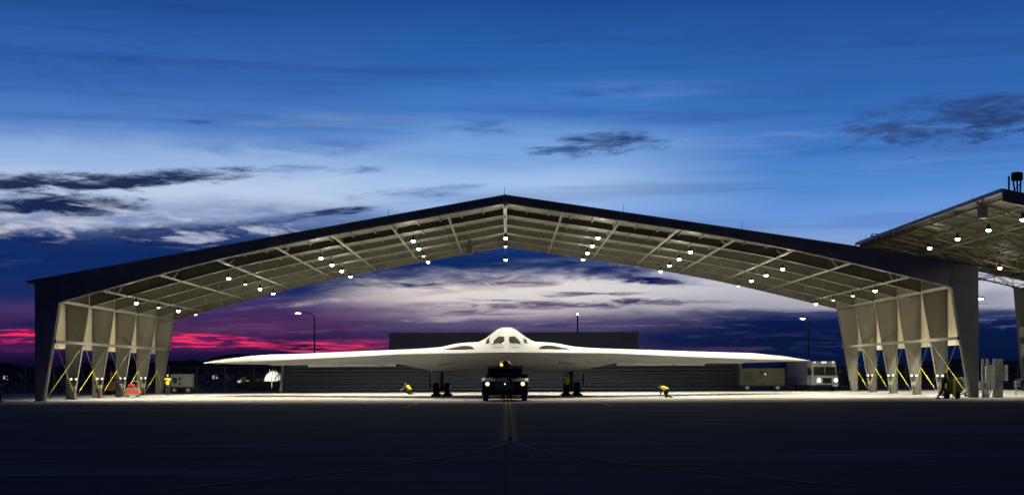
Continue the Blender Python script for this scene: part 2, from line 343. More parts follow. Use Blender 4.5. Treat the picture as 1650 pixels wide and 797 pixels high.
# ------------------------------------------------------------------ ground
def ground_mat(name, base, dark, joint, scuff=False):
    m = bpy.data.materials.new(name); m.use_nodes = True; t = m.node_tree; b = t.nodes['Principled BSDF']
    b.inputs['Roughness'].default_value = .9; b.inputs['Specular IOR Level'].default_value = .08
    L = t.links.new
    g = t.nodes.new('ShaderNodeTexCoord')
    def nz(sc, vec, det=6):
        mp = t.nodes.new('ShaderNodeMapping'); mp.inputs['Scale'].default_value = vec; L(g.outputs['Object'], mp.inputs[0])
        n = t.nodes.new('ShaderNodeTexNoise'); n.inputs['Scale'].default_value = sc; n.inputs['Detail'].default_value = det; n.inputs['Roughness'].default_value = .65
        L(mp.outputs[0], n.inputs['Vector']); return n.outputs[0]
    r = t.nodes.new('ShaderNodeValToRGB'); r.color_ramp.elements[0].position = .36; r.color_ramp.elements[1].position = .66
    r.color_ramp.elements[0].color = (*dark, 1); r.color_ramp.elements[1].color = (*base, 1)
    L(nz(.09, (1, .8, 1)), r.inputs[0])
    r2 = t.nodes.new('ShaderNodeValToRGB'); r2.color_ramp.elements[0].position = .40; r2.color_ramp.elements[1].position = .62
    r2.color_ramp.elements[0].color = (.62, .62, .64, 1); r2.color_ramp.elements[1].color = (1.1, 1.1, 1.08, 1)
    L(nz(.55, (.35, 1.5, 1)), r2.inputs[0])
    mx = t.nodes.new('ShaderNodeMix'); mx.data_type = 'RGBA'; mx.blend_type = 'MULTIPLY'; mx.inputs[0].default_value = 1
    L(r.outputs[0], mx.inputs[6]); L(r2.outputs[0], mx.inputs[7]); out = mx.outputs[2]
    if scuff:
        r4 = t.nodes.new('ShaderNodeValToRGB'); r4.color_ramp.elements[0].position = .54; r4.color_ramp.elements[1].position = .70
        L(nz(.16, (.35, 1.6, 1), 8), r4.inputs[0])
        m4 = t.nodes.new('ShaderNodeMix'); m4.data_type = 'RGBA'; L(r4.outputs[0], m4.inputs[0]); L(out, m4.inputs[6]); m4.inputs[7].default_value = (.22, .28, .34, 1); out = m4.outputs[2]
        r5 = t.nodes.new('ShaderNodeValToRGB'); r5.color_ramp.elements[0].position = .58; r5.color_ramp.elements[1].position = .66
        L(nz(1.1, (.25, 1.1, 1), 8), r5.inputs[0])
        m5 = t.nodes.new('ShaderNodeMix'); m5.data_type = 'RGBA'; L(r5.outputs[0], m5.inputs[0]); L(out, m5.inputs[6]); m5.inputs[7].default_value = (.03, .035, .045, 1); out = m5.outputs[2]
    if joint:
        sp_ = t.nodes.new('ShaderNodeSeparateXYZ'); L(g.outputs['Object'], sp_.inputs[0])
        def line(sock, per, w):
            a = t.nodes.new('ShaderNodeMath'); a.operation = 'PINGPONG'; L(sock, a.inputs[0]); a.inputs[1].default_value = per/2
            c = t.nodes.new('ShaderNodeMath'); c.operation = 'LESS_THAN'; L(a.outputs[0], c.inputs[0]); c.inputs[1].default_value = w; return c.outputs[0]
        mm = t.nodes.new('ShaderNodeMath'); mm.operation = 'MAXIMUM'; L(line(sp_.outputs[0], 6.1, .025), mm.inputs[0]); L(line(sp_.outputs[1], 6.1, .025), mm.inputs[1])
        m3 = t.nodes.new('ShaderNodeMix'); m3.data_type = 'RGBA'; L(mm.outputs[0], m3.inputs[0]); L(out, m3.inputs[6]); m3.inputs[7].default_value = (.03, .03, .03, 1); out = m3.outputs[2]
    L(out, b.inputs['Base Color'])
    bp = t.nodes.new('ShaderNodeBump'); bp.inputs['Strength'].default_value = .25; bp.inputs['Distance'].default_value = .02
    L(nz(9, (1, 1, 1)), bp.inputs['Height']); L(bp.outputs[0], b.inputs['Normal'])
    return m
GDIRT = ground_mat('dry_dirt', (.10, .085, .065), (.06, .055, .045), False)
GCONC = ground_mat('lit_floor_concrete', (.46, .44, .41), (.35, .335, .31), True)  # pool of lamplight on the floor put into a paler colour
GUNLIT = ground_mat('unlit_apron_paving', (.095, .13, .17), (.045, .065, .095), True, True)  # same paving; dimness and dusk blue beyond the lamps put into the colour
mb = MB(); mb.add([(-48, 85.4, .0025), (48, 85.4, .0025), (48, 133, .0025), (-48, 133, .0025)], [(0, 1, 2, 3)])
struct(mb.build('lit_floor_sheet', GCONC))  # sheet laid where the roof lamps light the floor, no separate slab
mb = MB(); mb.add([(-15000, -3000, -.004), (15000, -3000, -.004), (15000, 15000, -.004), (-15000, 15000, -.004)], [(0, 1, 2, 3)])
struct(mb.build('ground', GDIRT))
mb = MB(); mb.add([(-160, -40, 0), (160, -40, 0), (160, 150, 0), (-160, 150, 0)], [(0, 1, 2, 3)])
struct(mb.build('apron', GUNLIT))
LINEY = mat('worn_yellow_line_paint', (.42, .34, .07), .8, 0, .45, 1.3)
LINEB = mat('black_line_border_paint', (.03, .03, .03), .85, 0, .2, 2)
def ribbon(mb, pts, w, z):
    L_, R_ = [], []
    for i, p in enumerate(pts):
        a = Vector(pts[max(0, i-1)]); b = Vector(pts[min(len(pts)-1, i+1)]); d = (b-a).normalized(); n = Vector((-d.y, d.x))
        L_.append((p[0]+n.x*w/2, p[1]+n.y*w/2, z)); R_.append((p[0]-n.x*w/2, p[1]-n.y*w/2, z))
    k = len(pts); mb.add(L_+R_, [(i, i+1, k+i+1, k+i) for i in range(k-1)])
def off(pts, o):
    r = []
    for i, p in enumerate(pts):
        a = Vector(pts[max(0, i-1)]); b = Vector(pts[min(len(pts)-1, i+1)]); d = (b-a).normalized(); r.append((p[0]-d.y*o, p[1]+d.x*o))
    return r
cl = [(.12, y) for y in range(38, 121, 4)]
arcs = []
for s_ in (-1, 1):
    arcs.append([(.12+s_*(2.2*t**2.2+t*3.6*t*.9), 39.5-t*17) for t in [i/14 for i in range(15)]])
mb = MB(); mk = MB()
ribbon(mk, cl, .62, .0055)
ribbon(mb, off(cl, .12), .09, .008); ribbon(mb, off(cl, -.12), .09, .008)
struct(mk.build('line_border', LINEB))
FADE = mat('faded_yellow_line_paint', (.24, .22, .18), .85, 0, .4, 1.3)
ma = MB()
for a in arcs: ribbon(ma, a, .12, .012)
struct(ma.build('faded_taxi_line', FADE))
for x, a, b in ((-5.4, 75.7, 97), (5.75, 76, 97)): ribbon(mb, [(x, a), (x, (a+b)/2), (x, b)], .16, .008)
struct(mb.build('taxi_line', LINEY))
mb = MB(); mb.add([(-33, 109.2, .006), (33, 109.2, .006), (33, 109.9, .006), (-33, 109.9, .006)], [(0, 1, 2, 3)])
struct(mb.build('dark_floor_strip', mat('dark_strip_grey', (.04, .04, .04), .7, .3, .2, 4)))  # narrow dark strip across the shelter floor
# distant hills
mb = MB(); n = 260; vs = []
for i in range(n+1):
    x = -9000+18000*i/n; h = 62+26*math.sin(i*.19)+18*math.sin(i*.53+1)+9*math.sin(i*1.31)+5*math.sin(i*2.7)
    if x < -1200: h += 22*min(1, (-1200-x)/900)
    if x > 500: h *= .75
    vs += [(x, 8000, -5), (x, 8300+60*math.sin(i), h), (x, 9400, h*.5), (x, 10000, -5)]
mb.add(vs, [(4*i+j, 4*i+4+j, 4*i+5+j, 4*i+j+1) for i in range(n) for j in range(3)])
h = mb.build('hills', mat('bare_hill_slope', (.05, .05, .055), .95, 0, .2, .002)); struct(h)

# ------------------------------------------------------------------ aircraft shelter
Y0 = 97.0; BAY = 6.6; FR = [Y0+BAY*i for i in range(6)]
RZ = 13.96; EL, ER = -32.55, 32.7; ZL, ZR = 8.23, 9.05
def roofz(x): return RZ+(ZL-RZ)*x/EL if x < 0 else RZ+(ZR-RZ)*x/ER
DEP = [(0, .40), (12, .42), (16, .5), (20, .68), (24, 1.0), (28, 1.38), (30.9, 1.65), (33, 1.65)]
def dep(x): return interp(abs(x), DEP)
shelter = thing('aircraft_shelter', 'long open-fronted aircraft shelter with low pitched roof over the white aircraft', 'aircraft shelter', (0, 113, 0))
# roof deck
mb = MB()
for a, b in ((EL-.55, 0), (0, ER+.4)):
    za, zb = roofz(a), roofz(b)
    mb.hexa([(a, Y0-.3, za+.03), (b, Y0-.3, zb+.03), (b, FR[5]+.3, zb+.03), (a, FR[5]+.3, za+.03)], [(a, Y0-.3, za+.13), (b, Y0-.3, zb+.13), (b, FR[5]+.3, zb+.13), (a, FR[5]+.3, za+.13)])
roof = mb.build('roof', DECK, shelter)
# deck ribs / purlins under the sheet
mb = MB()
for k in range(-20, 21):
    x = k*1.6
    if abs(x) < .3 or x < EL or x > ER: continue
    z = roofz(x); mb.box(x-.04, x+.04, Y0+.1, FR[5]-.1, z-.11, z+.028)
mb.build('purlin', DECK, roof)
# fascia cladding (near face)
def fas(y0, y1, nm, m):
    mb = MB()
    for sgn, e in ((-1, EL), (1, ER)):
        xs = [0, 4, 8, 12, 14, 16, 18, 20, 22, 24, 26, 28, 30, 31]
        for a, b in zip(xs, xs[1:]):
            a *= sgn; b *= sgn
            A = [(a, roofz(a)+.135), (b, roofz(b)+.135), (b, roofz(b)-dep(b)), (a, roofz(a)-dep(a))]
            mb.py(A, y0, y1)
        for k in range(1, 30):
            x = sgn*k*1.07; z = roofz(x)-.35*dep(x); mb.lathe((x, y0-.002, z), (0, -1, 0), [(0, .035), (.035, .035)], 8)
    mb.build(nm, m, shelter, merge=True)
fas(Y0-.32, Y0-.16, 'fascia', FASCIA)
mb = MB()
for a, b in ((EL-.6, 0), (0, ER+.45)):
    mb.hexa([(a, Y0-.42, roofz(a)+.12), (b, Y0-.42, roofz(b)+.12), (b, Y0-.16, roofz(b)+.12), (a, Y0-.16, roofz(a)+.12)], [(a, Y0-.42, roofz(a)+.2), (b, Y0-.42, roofz(b)+.2), (b, Y0-.16, roofz(b)+.2), (a, Y0-.16, roofz(a)+.2)])
mb.build('roof_edge_trim', FASCIA, shelter)
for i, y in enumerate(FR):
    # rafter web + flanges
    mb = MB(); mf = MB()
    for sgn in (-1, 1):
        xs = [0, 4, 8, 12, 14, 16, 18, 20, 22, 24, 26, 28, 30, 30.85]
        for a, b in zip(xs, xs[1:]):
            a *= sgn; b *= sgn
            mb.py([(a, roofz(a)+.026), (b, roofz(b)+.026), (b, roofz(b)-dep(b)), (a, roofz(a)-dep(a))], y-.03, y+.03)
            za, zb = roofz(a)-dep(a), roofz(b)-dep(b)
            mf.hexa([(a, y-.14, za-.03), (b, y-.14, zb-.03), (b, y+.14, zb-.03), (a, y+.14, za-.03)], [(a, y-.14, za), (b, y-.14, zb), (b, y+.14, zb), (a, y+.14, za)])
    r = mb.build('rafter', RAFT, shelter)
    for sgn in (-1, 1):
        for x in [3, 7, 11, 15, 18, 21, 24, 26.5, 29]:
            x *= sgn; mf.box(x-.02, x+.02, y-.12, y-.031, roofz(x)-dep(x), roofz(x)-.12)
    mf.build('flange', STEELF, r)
    for sgn in (-1, 1):
        xo, xi_t, xi_b = (EL, -30.9, -32.05) if sgn < 0 else (ER, 30.9, 32.2)
        zt = roofz(xo)-.1; zi = roofz(xi_t)-dep(xi_t)
        mc = MB()
        poly = [(xo, .02), (xo, zt), (xi_t, roofz(xi_t)-.1), (xi_t, zi), (xi_b, .02)]
        mc.py(poly, y-.035, y+.035)
        c = mc.build('column', STEEL, shelter)
        mg = MB()
        # inner flange, outer flange, knee stiffeners, base plate
        w = .15
        mg.hexa([(xi_b, y-w, .02), (xi_b-sgn*.04, y-w, .02), (xi_b-sgn*.04, y+w, .02), (xi_b, y+w, .02)], [(xi_t, y-w, zi), (xi_t-sgn*.04, y-w, zi), (xi_t-sgn*.04, y+w, zi), (xi_t, y+w, zi)])
        mg.build('inner_flange', STEELF, c)
        mg = MB(); mg.box(xo, xo+sgn*.04, y-w, y+w, .02, zt)
        mg.box(xi_t-.03, xi_t+.03, y-.13, y-.036, zi, roofz(xi_t)-.15)
        mg.box(min(xo, xi_t), max(xo, xi_t), y-.12, y-.036, zi-.03, zi+.03)
        for q in range(7):   # rungs bolted to the outer flange side
            if i in (2, 3, 4): z = zi-.35-q*.42; mg.box(xo-sgn*.05, xo-sgn*.42, y-.15, y-.11, z, z+.035)
        mg.build('outer_flange', STEEL, c)
        mg = MB(); mg.box(min(xo, xi_b)-.12, max(xo, xi_b)+.12, y-.25, y+.25, .004, .035)
        for dx_ in (-.05, .5): mg.lathe((min(xo, xi_b)+dx_, y-.18, .035), (0, 0, 1), [(0, .03), (.06, .03)], 6)
        mg.build('base_plate', CABLE, c)
        if i == 0:   # flat cladding on the outside of the end frame
            mg = MB(); mg.py([(xo+sgn*.05, .05), (xo+sgn*.05, roofz(xo)+.05), (xi_t, roofz(xi_t)), (xi_t, zi-.02), (xi_b, .05)], y-.32, y-.17)
            mg.build('corner_cladding', FASCIA if sgn < 0 else mat('mid_slate_cladding', (.17, .165, .155), .55, .1, .14, 1.0), c)
            mg = MB(); mg.box(xi_t-.05, xi_t+.05, y-.35, y-.33, zi, roofz(xi_t)+.05); mg.box(min(xo, xi_t), max(xo, xi_t), y-.35, y-.33, zi-.06, zi+.04)
            mg.build('cladding_seam', FASCIA, c)
# longitudinal struts
for sgn in (-1, 1):
    for k in range(1, 8):
        x = sgn*4.02*k
        mb = MB(); r_ = .055
        zb = roofz(x)-dep(x)
        mb.bar((x, FR[0]+.05, zb+.04), (x, FR[5]-.05, zb+.04), .13, .11)
        mb.bar((x, FR[0]+.1, roofz(x)-.1), (x, FR[0]+2.3, zb+.06), .09)
        mb.bar((x, FR[1]-.1, roofz(x)-.1), (x, FR[1]-2.3, zb+.06), .09)
        mb.build('strut', STEELF, shelter)
    x = sgn*30.9; zi = roofz(x)-dep(x)
    mb = MB(); mb.bar((x, FR[0]-.1, zi+.02), (x, FR[5]+.1, zi+.02), .22, .2); mb.build('eave_strut', STEELF, shelter)
    # girt across the inner column flanges
    gz = 4.12; t = gz/(zi); xi_b = -32.05 if sgn < 0 else 32.2
    gx = xi_b+(x-xi_b)*t-sgn*.12
    mb = MB(); mb.bar((gx, FR[0]-.2, gz), (gx, FR[5]+.2, gz), .16, .2); mb.build('girt', STEELF, shelter)
    xo = (EL if sgn < 0 else ER)
    for i in range(5):
        ya, yb = FR[i], FR[i+1]
        mb = MB(); xx = xo+sgn*.06
        mb.box(xx, xx+sgn*.05, ya-.1 if i == 0 else ya, yb, 3.72, roofz(xo)-.02)
        # corrugation ribs on the inner face
        for q in range(20): yy = ya+.2+q*(BAY-.3)/20; mb.box(xx-sgn*.02, xx, yy, yy+.05, 4.05, roofz(xo)-.05)
        mb.build('side_panel', PANEL, shelter)
        # X bracing
        def inner(z, y): return Vector((xi_b+(x-xi_b)*(z/zi)-sgn*.08, y, z))
        for (y1, y2) in ((ya, yb), (yb, ya)):
            p = inner(.15, y1); q = inner(4.1, y2)
            mb = MB(); mb.tube(p, q, .016, n=6); cb = mb.build('brace_cable', CABLE, shelter)
            mb = MB(); mb.tube(p+(q-p)*.12, p+(q-p)*.5, .025, n=8); mb.build('cable_guard', YEL, cb)
        # small gusset struts from the girt to the columns
        mb = MB()
        mb.bar((gx, ya, gz+.1), (xo-sgn*.1, ya, gz+1.1), .07); mb.bar((gx, ya+.02, gz), (xo, ya+1.4, gz-.2), .05); mb.build('knee_brace', STEELF, shelter)
# ridge beam, exhaust housing at back of ridge
mb = MB(); mb.box(-.12, .12, FR[0]+.04, FR[5]-.04, RZ-.5, RZ-.2)
for y in FR: mb.box(-.05, .05, y-.16, y+.16, RZ-.75, RZ-.3)
mb.build('ridge_beam', STEELF, shelter)
mb = MB(); mb.box(-3.3, -2.8, 118, 119.2, 11.9, 12.6); mb.tube((-3.05, 118.6, 12.6), (-3.05, 118.6, 13.3), .12)
mb.bar((-2.7, 118.4, 12.05), (0, 118.4, 12.05), .07)
mb.bar((-2.7, 118.4, 12.35), (0, 118.4, 12.5), .05)
mb.build('duct_box', DARKG, shelter)
for px in (57, 434, 627, 814, 1006, 1197, 1387, 245):
    x = pxX(px, Y0); mb = MB(); z = roofz(max(EL-.5, min(ER+.3, x)))+.12
    mb.tube((x, Y0, z), (x, Y0, z+.12), .05, n=6); mb.tube((x, Y0, z+.1), (x, Y0, z+.72), .02, .008, n=5); mb.build('lightning_rod', CABLE, shelter)

# high bay lamps, hung from frames 2..5
def add_spot(loc, power, ang=150, parent=None, color=WARM, r=.14, blend=.5, tgt=None):
    ld = bpy.data.lights.new('lamp_light', 'SPOT'); ld.energy = power; ld.color = color; ld.spot_size = math.radians(ang); ld.spot_blend = blend; ld.shadow_soft_size = r
    o = bpy.data.objects.new('lamp_light', ld); COL.objects.link(o); o.location = loc
    if parent: o.parent = parent
    return o
ROWN = ['row nearest the open front', 'second row from the front', 'third row from the front', 'back row']
LN = {-4: 'leftmost', -3: 'second from left', -2: 'third from left', -1: 'fourth from left', 0: 'the one under the ridge', 1: 'fourth from right', 2: 'third from right', 3: 'second from right', 4: 'rightmost'}
def lamp_proto(loc, drop):
    t = thing('high_bay_lamp', '', 'lamp', loc, 'high bay lamps hung under the shelter roof')
    x, y, z = loc
    mb = MB(); mb.tube((x, y, z+.22), (x, y, z+drop), .014, n=6); mb.build('hanger_cable', CABLE, t)
    mb = MB(); mb.lathe((x, y, z), (0, 0, 1), [(.0, .2), (.1, .17), (.17, .11), (.18, .09), (.34, .09), (.36, .05)], 18); mb.build('housing', DARK, t)
    mb = MB(); mb.ell((x, y, z-.03), .145, .145, .11, 16, 9); mb.build('lens', BULB, t, smooth=60)
    add_spot((0, 0, -.27), LAMP_W, 136, t, blend=.8)
    pl = bpy.data.lights.new('refractor_glow', 'POINT'); pl.energy = 150; pl.color = WARM; pl.shadow_soft_size = .2
    po = bpy.data.objects.new('refractor_glow', pl); COL.objects.link(po); po.location = (0, 0, -.46); po.parent = t
    return t
proto = None
for r in range(4):
    for k in range(-4, 5):
        if (k, r) == (0, 2): continue
        x = 6.85*k+.02; y = FR[r+1]; zb = roofz(x)-dep(x); z = zb-.68
        if proto is None: t = proto = lamp_proto((x, y, z), .68)
        else: t = copy_tree(proto); t.location = (x, y, z)
        if k == 0:
            t.location.z = 11.84
            for ch in t.children:
                if ch.name.startswith('hanger'): ch.scale.z = (zb-11.84-.1)/.60
        br = 1.0+.18*math.sin(k*2.3+r*4.1)
        if (k, r) in ((0, 1), (-1, 2), (-4, 1), (-4, 3), (3, 3), (4, 1), (4, 2), (-3, 1)): br = .16
        for ch in t.children:
            if ch.type == 'LIGHT':
                ch.data = ch.data.copy(); ch.data.energy *= max(br, .3)
            if ch.name.startswith('lens') and br < .5: ch.data = ch.data.copy(); ch.data.materials[0] = BULBD
        t['label'] = 'round high bay roof lamp, %s, %s' % (ROWN[r], LN[k]) if k else 'round high bay roof lamp under the ridge, %s' % ROWN[r]

# twin head emergency floods on the inner column flanges
proto = None
ORD = ['front', 'second', 'third', 'fourth', 'fifth', 'rearmost']
for sgn in (-1, 1):
    for i in range(1, 5):
        xi_b = -32.05 if sgn < 0 else 32.2
        base = (xi_b-sgn*.1, FR[i]-.32, 0)
        if proto is None:
            t = proto = thing('twin_floodlight', '', 'floodlight', base, 'twin floodlights at the column feet')
            x, y, _ = base
            mb = MB(); mb.tube((x, y, .012), (x, y, 1.35), .03); mb.pz([(x-.22, y-.15), (x+.22, y-.15), (x+.22, y+.15), (x-.22, y+.15)], .006, .05); mb.bar((x-.28, y, 1.35), (x+.28, y, 1.35), .05); mb.build('stand', BLACK, t)
            mb = MB(); mb.box(x-.16, x+.16, y-.09, y+.09, .72, 1.02); mb.build('control_box', GREYW, t, .02)
            for dx_ in (-.19, .19):
                mb = MB(); mb.lathe((x+dx_, y+.04, 1.5), (0, -1, 0), [(0, .07), (.05, .13), (.1, .13)], 12); hd = mb.build('lamp_head', BLACK, t)
                mb = MB(); mb.lathe((x+dx_, y-.063, 1.5), (0, -1, 0), [(0, .10), (.03, .07)], 12); mb.build('lens', mat('glowing_white_lens', (.85, .87, .86), .3, 0, .03, 2, emit=(1, 1, .97), es=.7), hd)  # lens has a soft white glow of its own
        else: t = copy_tree(proto); t.location = base
        t['label'] = 'twin-head floodlight on a stand at the %s column of the %s side' % (ORD[i], 'left' if sgn < 0 else 'right')

# ------------------------------------------------------------------ neighbouring shelter (truss roof)
nb = thing('truss_canopy', 'neighbouring truss-roofed aircraft canopy rising behind the right end of the shelter', 'canopy', (44, 120, 0))
NX0, NX1 = 35.7, 60.0; NY = [100+5.8*i for i in range(8)]
def ntz(x): return 14.6-.215*(x-NX0)
def nbz(x): return 14.1-.232*(x-NX0)-.35*max(0, min(1, (x-NX0)/1.5))
mb = MB()
mb.hexa([(NX0-.3, 99.6, ntz(NX0-.3)), (NX1, 99.6, ntz(NX1)), (NX1, NY[-1]+.4, ntz(NX1)), (NX0-.3, NY[-1]+.4, ntz(NX0-.3))], [(NX0-.3, 99.6, ntz(NX0-.3)+.12), (NX1, 99.6, ntz(NX1)+.12), (NX1, NY[-1]+.4, ntz(NX1)+.12), (NX0-.3, NY[-1]+.4, ntz(NX0-.3)+.12)])
rf = mb.build('roof', mat('brown_grey_roof_sheet', (.075, .07, .048), .6, 0, .12, 1, streak=(.3, 3, 1)), nb)
mb = MB(); mb.box(NX0-.38, NX0-.31, 99.5, NY[-1]+.4, 14.52, 14.82); mb.build('roof_edge_trim', mat('pale_edge_trim', (.22, .25, .30), .5, .2, .1, 1), nb)
mb = MB(); mb.hexa([(NX0-.3, 99.3, ntz(NX0)-.72), (NX1, 99.3, ntz(NX1)-.9), (NX1, 99.5, ntz(NX1)-.9), (NX0-.3, 99.5, ntz(NX0)-.72)], [(NX0-.3, 99.3, ntz(NX0)+.2), (NX1, 99.3, ntz(NX1)+.15), (NX1, 99.5, ntz(NX1)+.15), (NX0-.3, 99.5, ntz(NX0)+.2)])
mb.build('fascia', FASCIA, nb)
NST = mat('olive_grey_truss_steel', (.14, .13, .09), .6, .1, .12, 2)
for i, y in enumerate(NY):
    mb = MB(); xs = [NX0+.2+1.9*j for j in range(13)]
    mb.bar((NX0, y, ntz(NX0)-.12), (NX1, y, ntz(NX1)-.12), .14); mb.bar((NX0, y, nbz(NX0)), (NX1, y, nbz(NX1)), .16, .12)
    for j, x in enumerate(xs[:-1]):
        x2 = xs[j+1]
        if j % 2: mb.bar((x, y, ntz(x)-.15), (x2, y, nbz(x2)), .08)
        else: mb.bar((x, y, nbz(x)), (x2, y, ntz(x2)-.15), .08)
        mb.bar((x, y, nbz(x)), (x, y, ntz(x)-.15), .06)
    mb.build('truss', NST, nb)
mb = MB()
for x in [NX0+.4+2.1*j for j in range(12)]:
    mb.bar((x, NY[0], ntz(x)-.2), (x, NY[-1], ntz(x)-.2), .1, .16)
mb.build('purlin', NST, nb)
mb = MB()
for x in (NX0+4, NX0+8, NX0+12, NX0+16):
    mb.bar((x, NY[0], nbz(x)+.06), (x, NY[-1], nbz(x)+.06), .09)
    for i in range(7): mb.bar((x, NY[i], nbz(x)), (x+4, NY[i+1], nbz(x+4)), .05); mb.bar((x+4, NY[i], nbz(x+4)), (x, NY[i+1], nbz(x)), .05)
mb.build('wind_brace', NST, nb)
for y in (NY[-1],):
    mb = MB(); mb.py([(52.0, 0), (52.55, 0), (53.2, nbz(53)), (51.2, nbz(51.2)+.05)], y-.2, y+.2); mb.build('column', STEEL, nb)
for y in (NY[0], NY[2], NY[4]):
    mb = MB(); mb.py([(58.6, 0), (59.2, 0), (60.0, nbz(60)), (57.8, nbz(57.8))], y-.2, y+.2); mb.build('column', STEEL, nb)
mb = MB(); mb.box(51.55, 52.1, 139.5, 140.2, 5.2, 6.2); mb.box(51.7, 52.05, 139.5, 140.2, 3.2, 4.5); mb.build('equipment_box', LIGHTG, nb)
mb = MB(); mb.box(pxX(1588, 101)-.25, pxX(1588, 101)+.2, 101, 101.8, 12.9, 13.8); mb.tube((pxX(1588, 101), 101.4, 13.8), (pxX(1588, 101), 101.4, 14.5), .06)
mb.build('speaker_box', GREYW, nb)
lampspots = [(1543, 384, 112, 'left-centre lamp under its upper slope'), (1593, 370, 106, 'upper lamp beside the grey box'), (1498, 399, 123, 'far left lamp in the truss shadows'), (1611, 431, 128, 'low lamp above the last column'), (1648, 353, 101, 'big lamp at the photo edge')]
for px, py, d, lb in lampspots:
    p = P(px, py, d)
    src = bpy.data.objects['high_bay_lamp']; t = copy_tree(src); t.location = p; t.scale = (1.25, 1.25, 1.25)
    t['label'] = 'high bay lamp of the truss canopy, '+lb; t['group'] = 'high bay lamps under the truss canopy'
# mast floodlight on the right, whose light lies on the corner column and the electrical rack
t = thing('floodlight_mast', 'tall apron floodlight mast standing right of the shelter front', 'floodlight mast', (45, 88, 0))
mb = MB(); mb.tube((45, 88, 0), (45, 88, 12), .16, .1); mb.build('pole', DARK, t)
mb = MB(); mb.box(44.6, 45.4, 87.8, 88.1, 11.8, 12.3); mb.build('housing', DARK, t)
sp_ = add_spot((-.5, .1, 11.9), 1500, 60, t, WARM, .15); sp_.rotation_euler = Vector((35.0-44.5, 96.6-88.1, 3.0-11.9)).to_track_quat('-Z', 'Y').to_euler()
# rooftop unit
t = thing('rooftop_unit', 'black boxed horn unit on legs atop the neighbouring canopy roof', 'rooftop unit', (36.6, 100.4, 14.6))
x0 = pxX(1640, 100.4); z0 = 14.6
mb = MB(); mb.lathe((x0, 100.4, z0+.9), (0, 0, 1), [(0, .34), (.05, .42), (.5, .42), (.58, .34)], 14); mb.build('housing', DARK, t)
mb = MB()
for dx_ in (-.32, 0, .3): mb.bar((x0+dx_*.6, 100.3, z0-.05), (x0+dx_*.9, 100.4, z0+.95), .1)
mb.bar((x0-.2, 100.35, z0+.2), (x0+.35, 100.45, z0+.8), .05)
mb.build('leg', DARK, t)
mb = MB(); mb.tube((x0-.62, 100.3, z0-.05), (x0-.62, 100.3, z0+1.2), .07); mb.tube((x0+.6, 100.3, z0-.1), (x0+.6, 100.3, z0+1.2), .07); mb.build('post', DARK, t)
t = thing('camera_mast', 'small bracket mast with hanging camera on the canopy roof edge', 'camera mast', (35.6, 133, 14.6))
p0 = P(1415, 390, 133); xx, zz = p0.x, p0.z
mb = MB(); mb.tube((xx, 133, zz-.3), (xx, 133, zz+.8), .06); mb.bar((xx, 133, zz+.78), (xx-.62, 133, zz+.78), .07); mb.build('mast', DARK, t)
mb = MB(); mb.ell((xx-.6, 133, zz+.6), .12, .12, .12); mb.build('camera', DARK, t)
for k, d in enumerate((137.5, 129, 121, 113.5, 106)):
    mb = MB(); x = NX0-.2; mb.tube((x, d, 14.7), (x, d, 15.35), .02, .008, 5); mb.tube((x, d, 14.7), (x, d, 14.84), .05, n=6); mb.build('lightning_rod', CABLE, nb)

# ------------------------------------------------------------------ the flying wing aircraft
AC = 0.066   # aircraft centre x
jet = thing('flying_wing_aircraft', 'smooth white flying wing aircraft parked nose-on under the shelter', 'aircraft', (AC, 108, 0))
HS = 25.2
def LE(x): x = abs(x); return 98.8+.7*(math.sqrt(x*x+.35)-.59+.35*0)
TEt = [(0, 118.8), (8.6, 112.8), (21.6, 121.4), (25.2, 116.6)]
def TE(x): return max(interp(abs(x), TEt), LE(x)+.05)
Cwt = [(0, 3.80), (4.9, 3.76), (7.1, 3.68), (8.8, 3.63), (15.6, 3.47), (19.0, 3.41), (20.3, 3.38), (21.4, 3.29), (23.3, 3.10), (25.2, 2.77)]
ZLEt = [(0, 3.27), (8, 3.25), (13, 3.07), (20, 2.84), (25.2, 2.75)]
ZTEt = [(0, 2.95), (8.6, 2.95), (14, 2.86), (25.2, 2.75)]
Hst = [(0, 5.24), (.35, 5.22), (.7, 5.08), (1.09, 4.78), (1.58, 4.42), (1.84, 4.28), (2.15, 4.17), (2.8, 4.15), (3.6, 4.10), (4.3, 3.98), (4.95, 3.84), (6.2, 3.73), (7.1, 3.68)]
Bt = [(0, 1.93), (5.3, 1.95), (5.8, 2.02), (6.4, 2.16), (8.4, 2.56), (10, 2.56), (14, 2.56), (20, 2.6), (25.2, 2.73)]
def sm(t): t = max(0, min(1, t)); return t*t*(3-2*t)
def top(x, y):
    a = abs(x); le, te = LE(x), TE(x); t = (y-le)/(te-le); t = max(0, min(1, t))
    zl, zc, zt_ = interp(a, ZLEt), interp(a, Cwt), interp(a, ZTEt)
    z = zl+(zc-zl)*math.sin(math.pi/2*(t/.32)**.62) if t < .32 else zc+(zt_-zc)*sm((t-.32)/.68)*.98
    hs = interp(a, Hst)-zc
    if hs > 0 and a < 7.1:
        y0 = 99.3+.82*(math.sqrt(a*a+.12)-.346); yc = 104.3+.7*max(0, a-1.2); ye = 114.5-.2*a
        p = math.sin(math.pi/2*max(0, min(1, (y-y0)/(yc-y0))))**1.15 if y < yc else 1-sm((y-yc)/(ye-yc))
        z += hs*p
    return z
def bot(x, y):
    a = abs(x); le, te = LE(x), TE(x); t = (y-le)/(te-le); t = max(0, min(1, t))
    zl, zb, zt_ = interp(a, ZLEt), interp(a, Bt), interp(a, ZTEt)
    if t < .36: return zl-(zl-zb)*math.sin(math.pi/2*(t/.36)**.9)
    if t < .68: return zb
    return zb+(zt_-zb)*sm((t-.68)/.32)
xs = []
x = 0.0
while x < 25.2: xs.append(x); x += .12 if x < 2.6 else (.22 if x < 9 else .5)
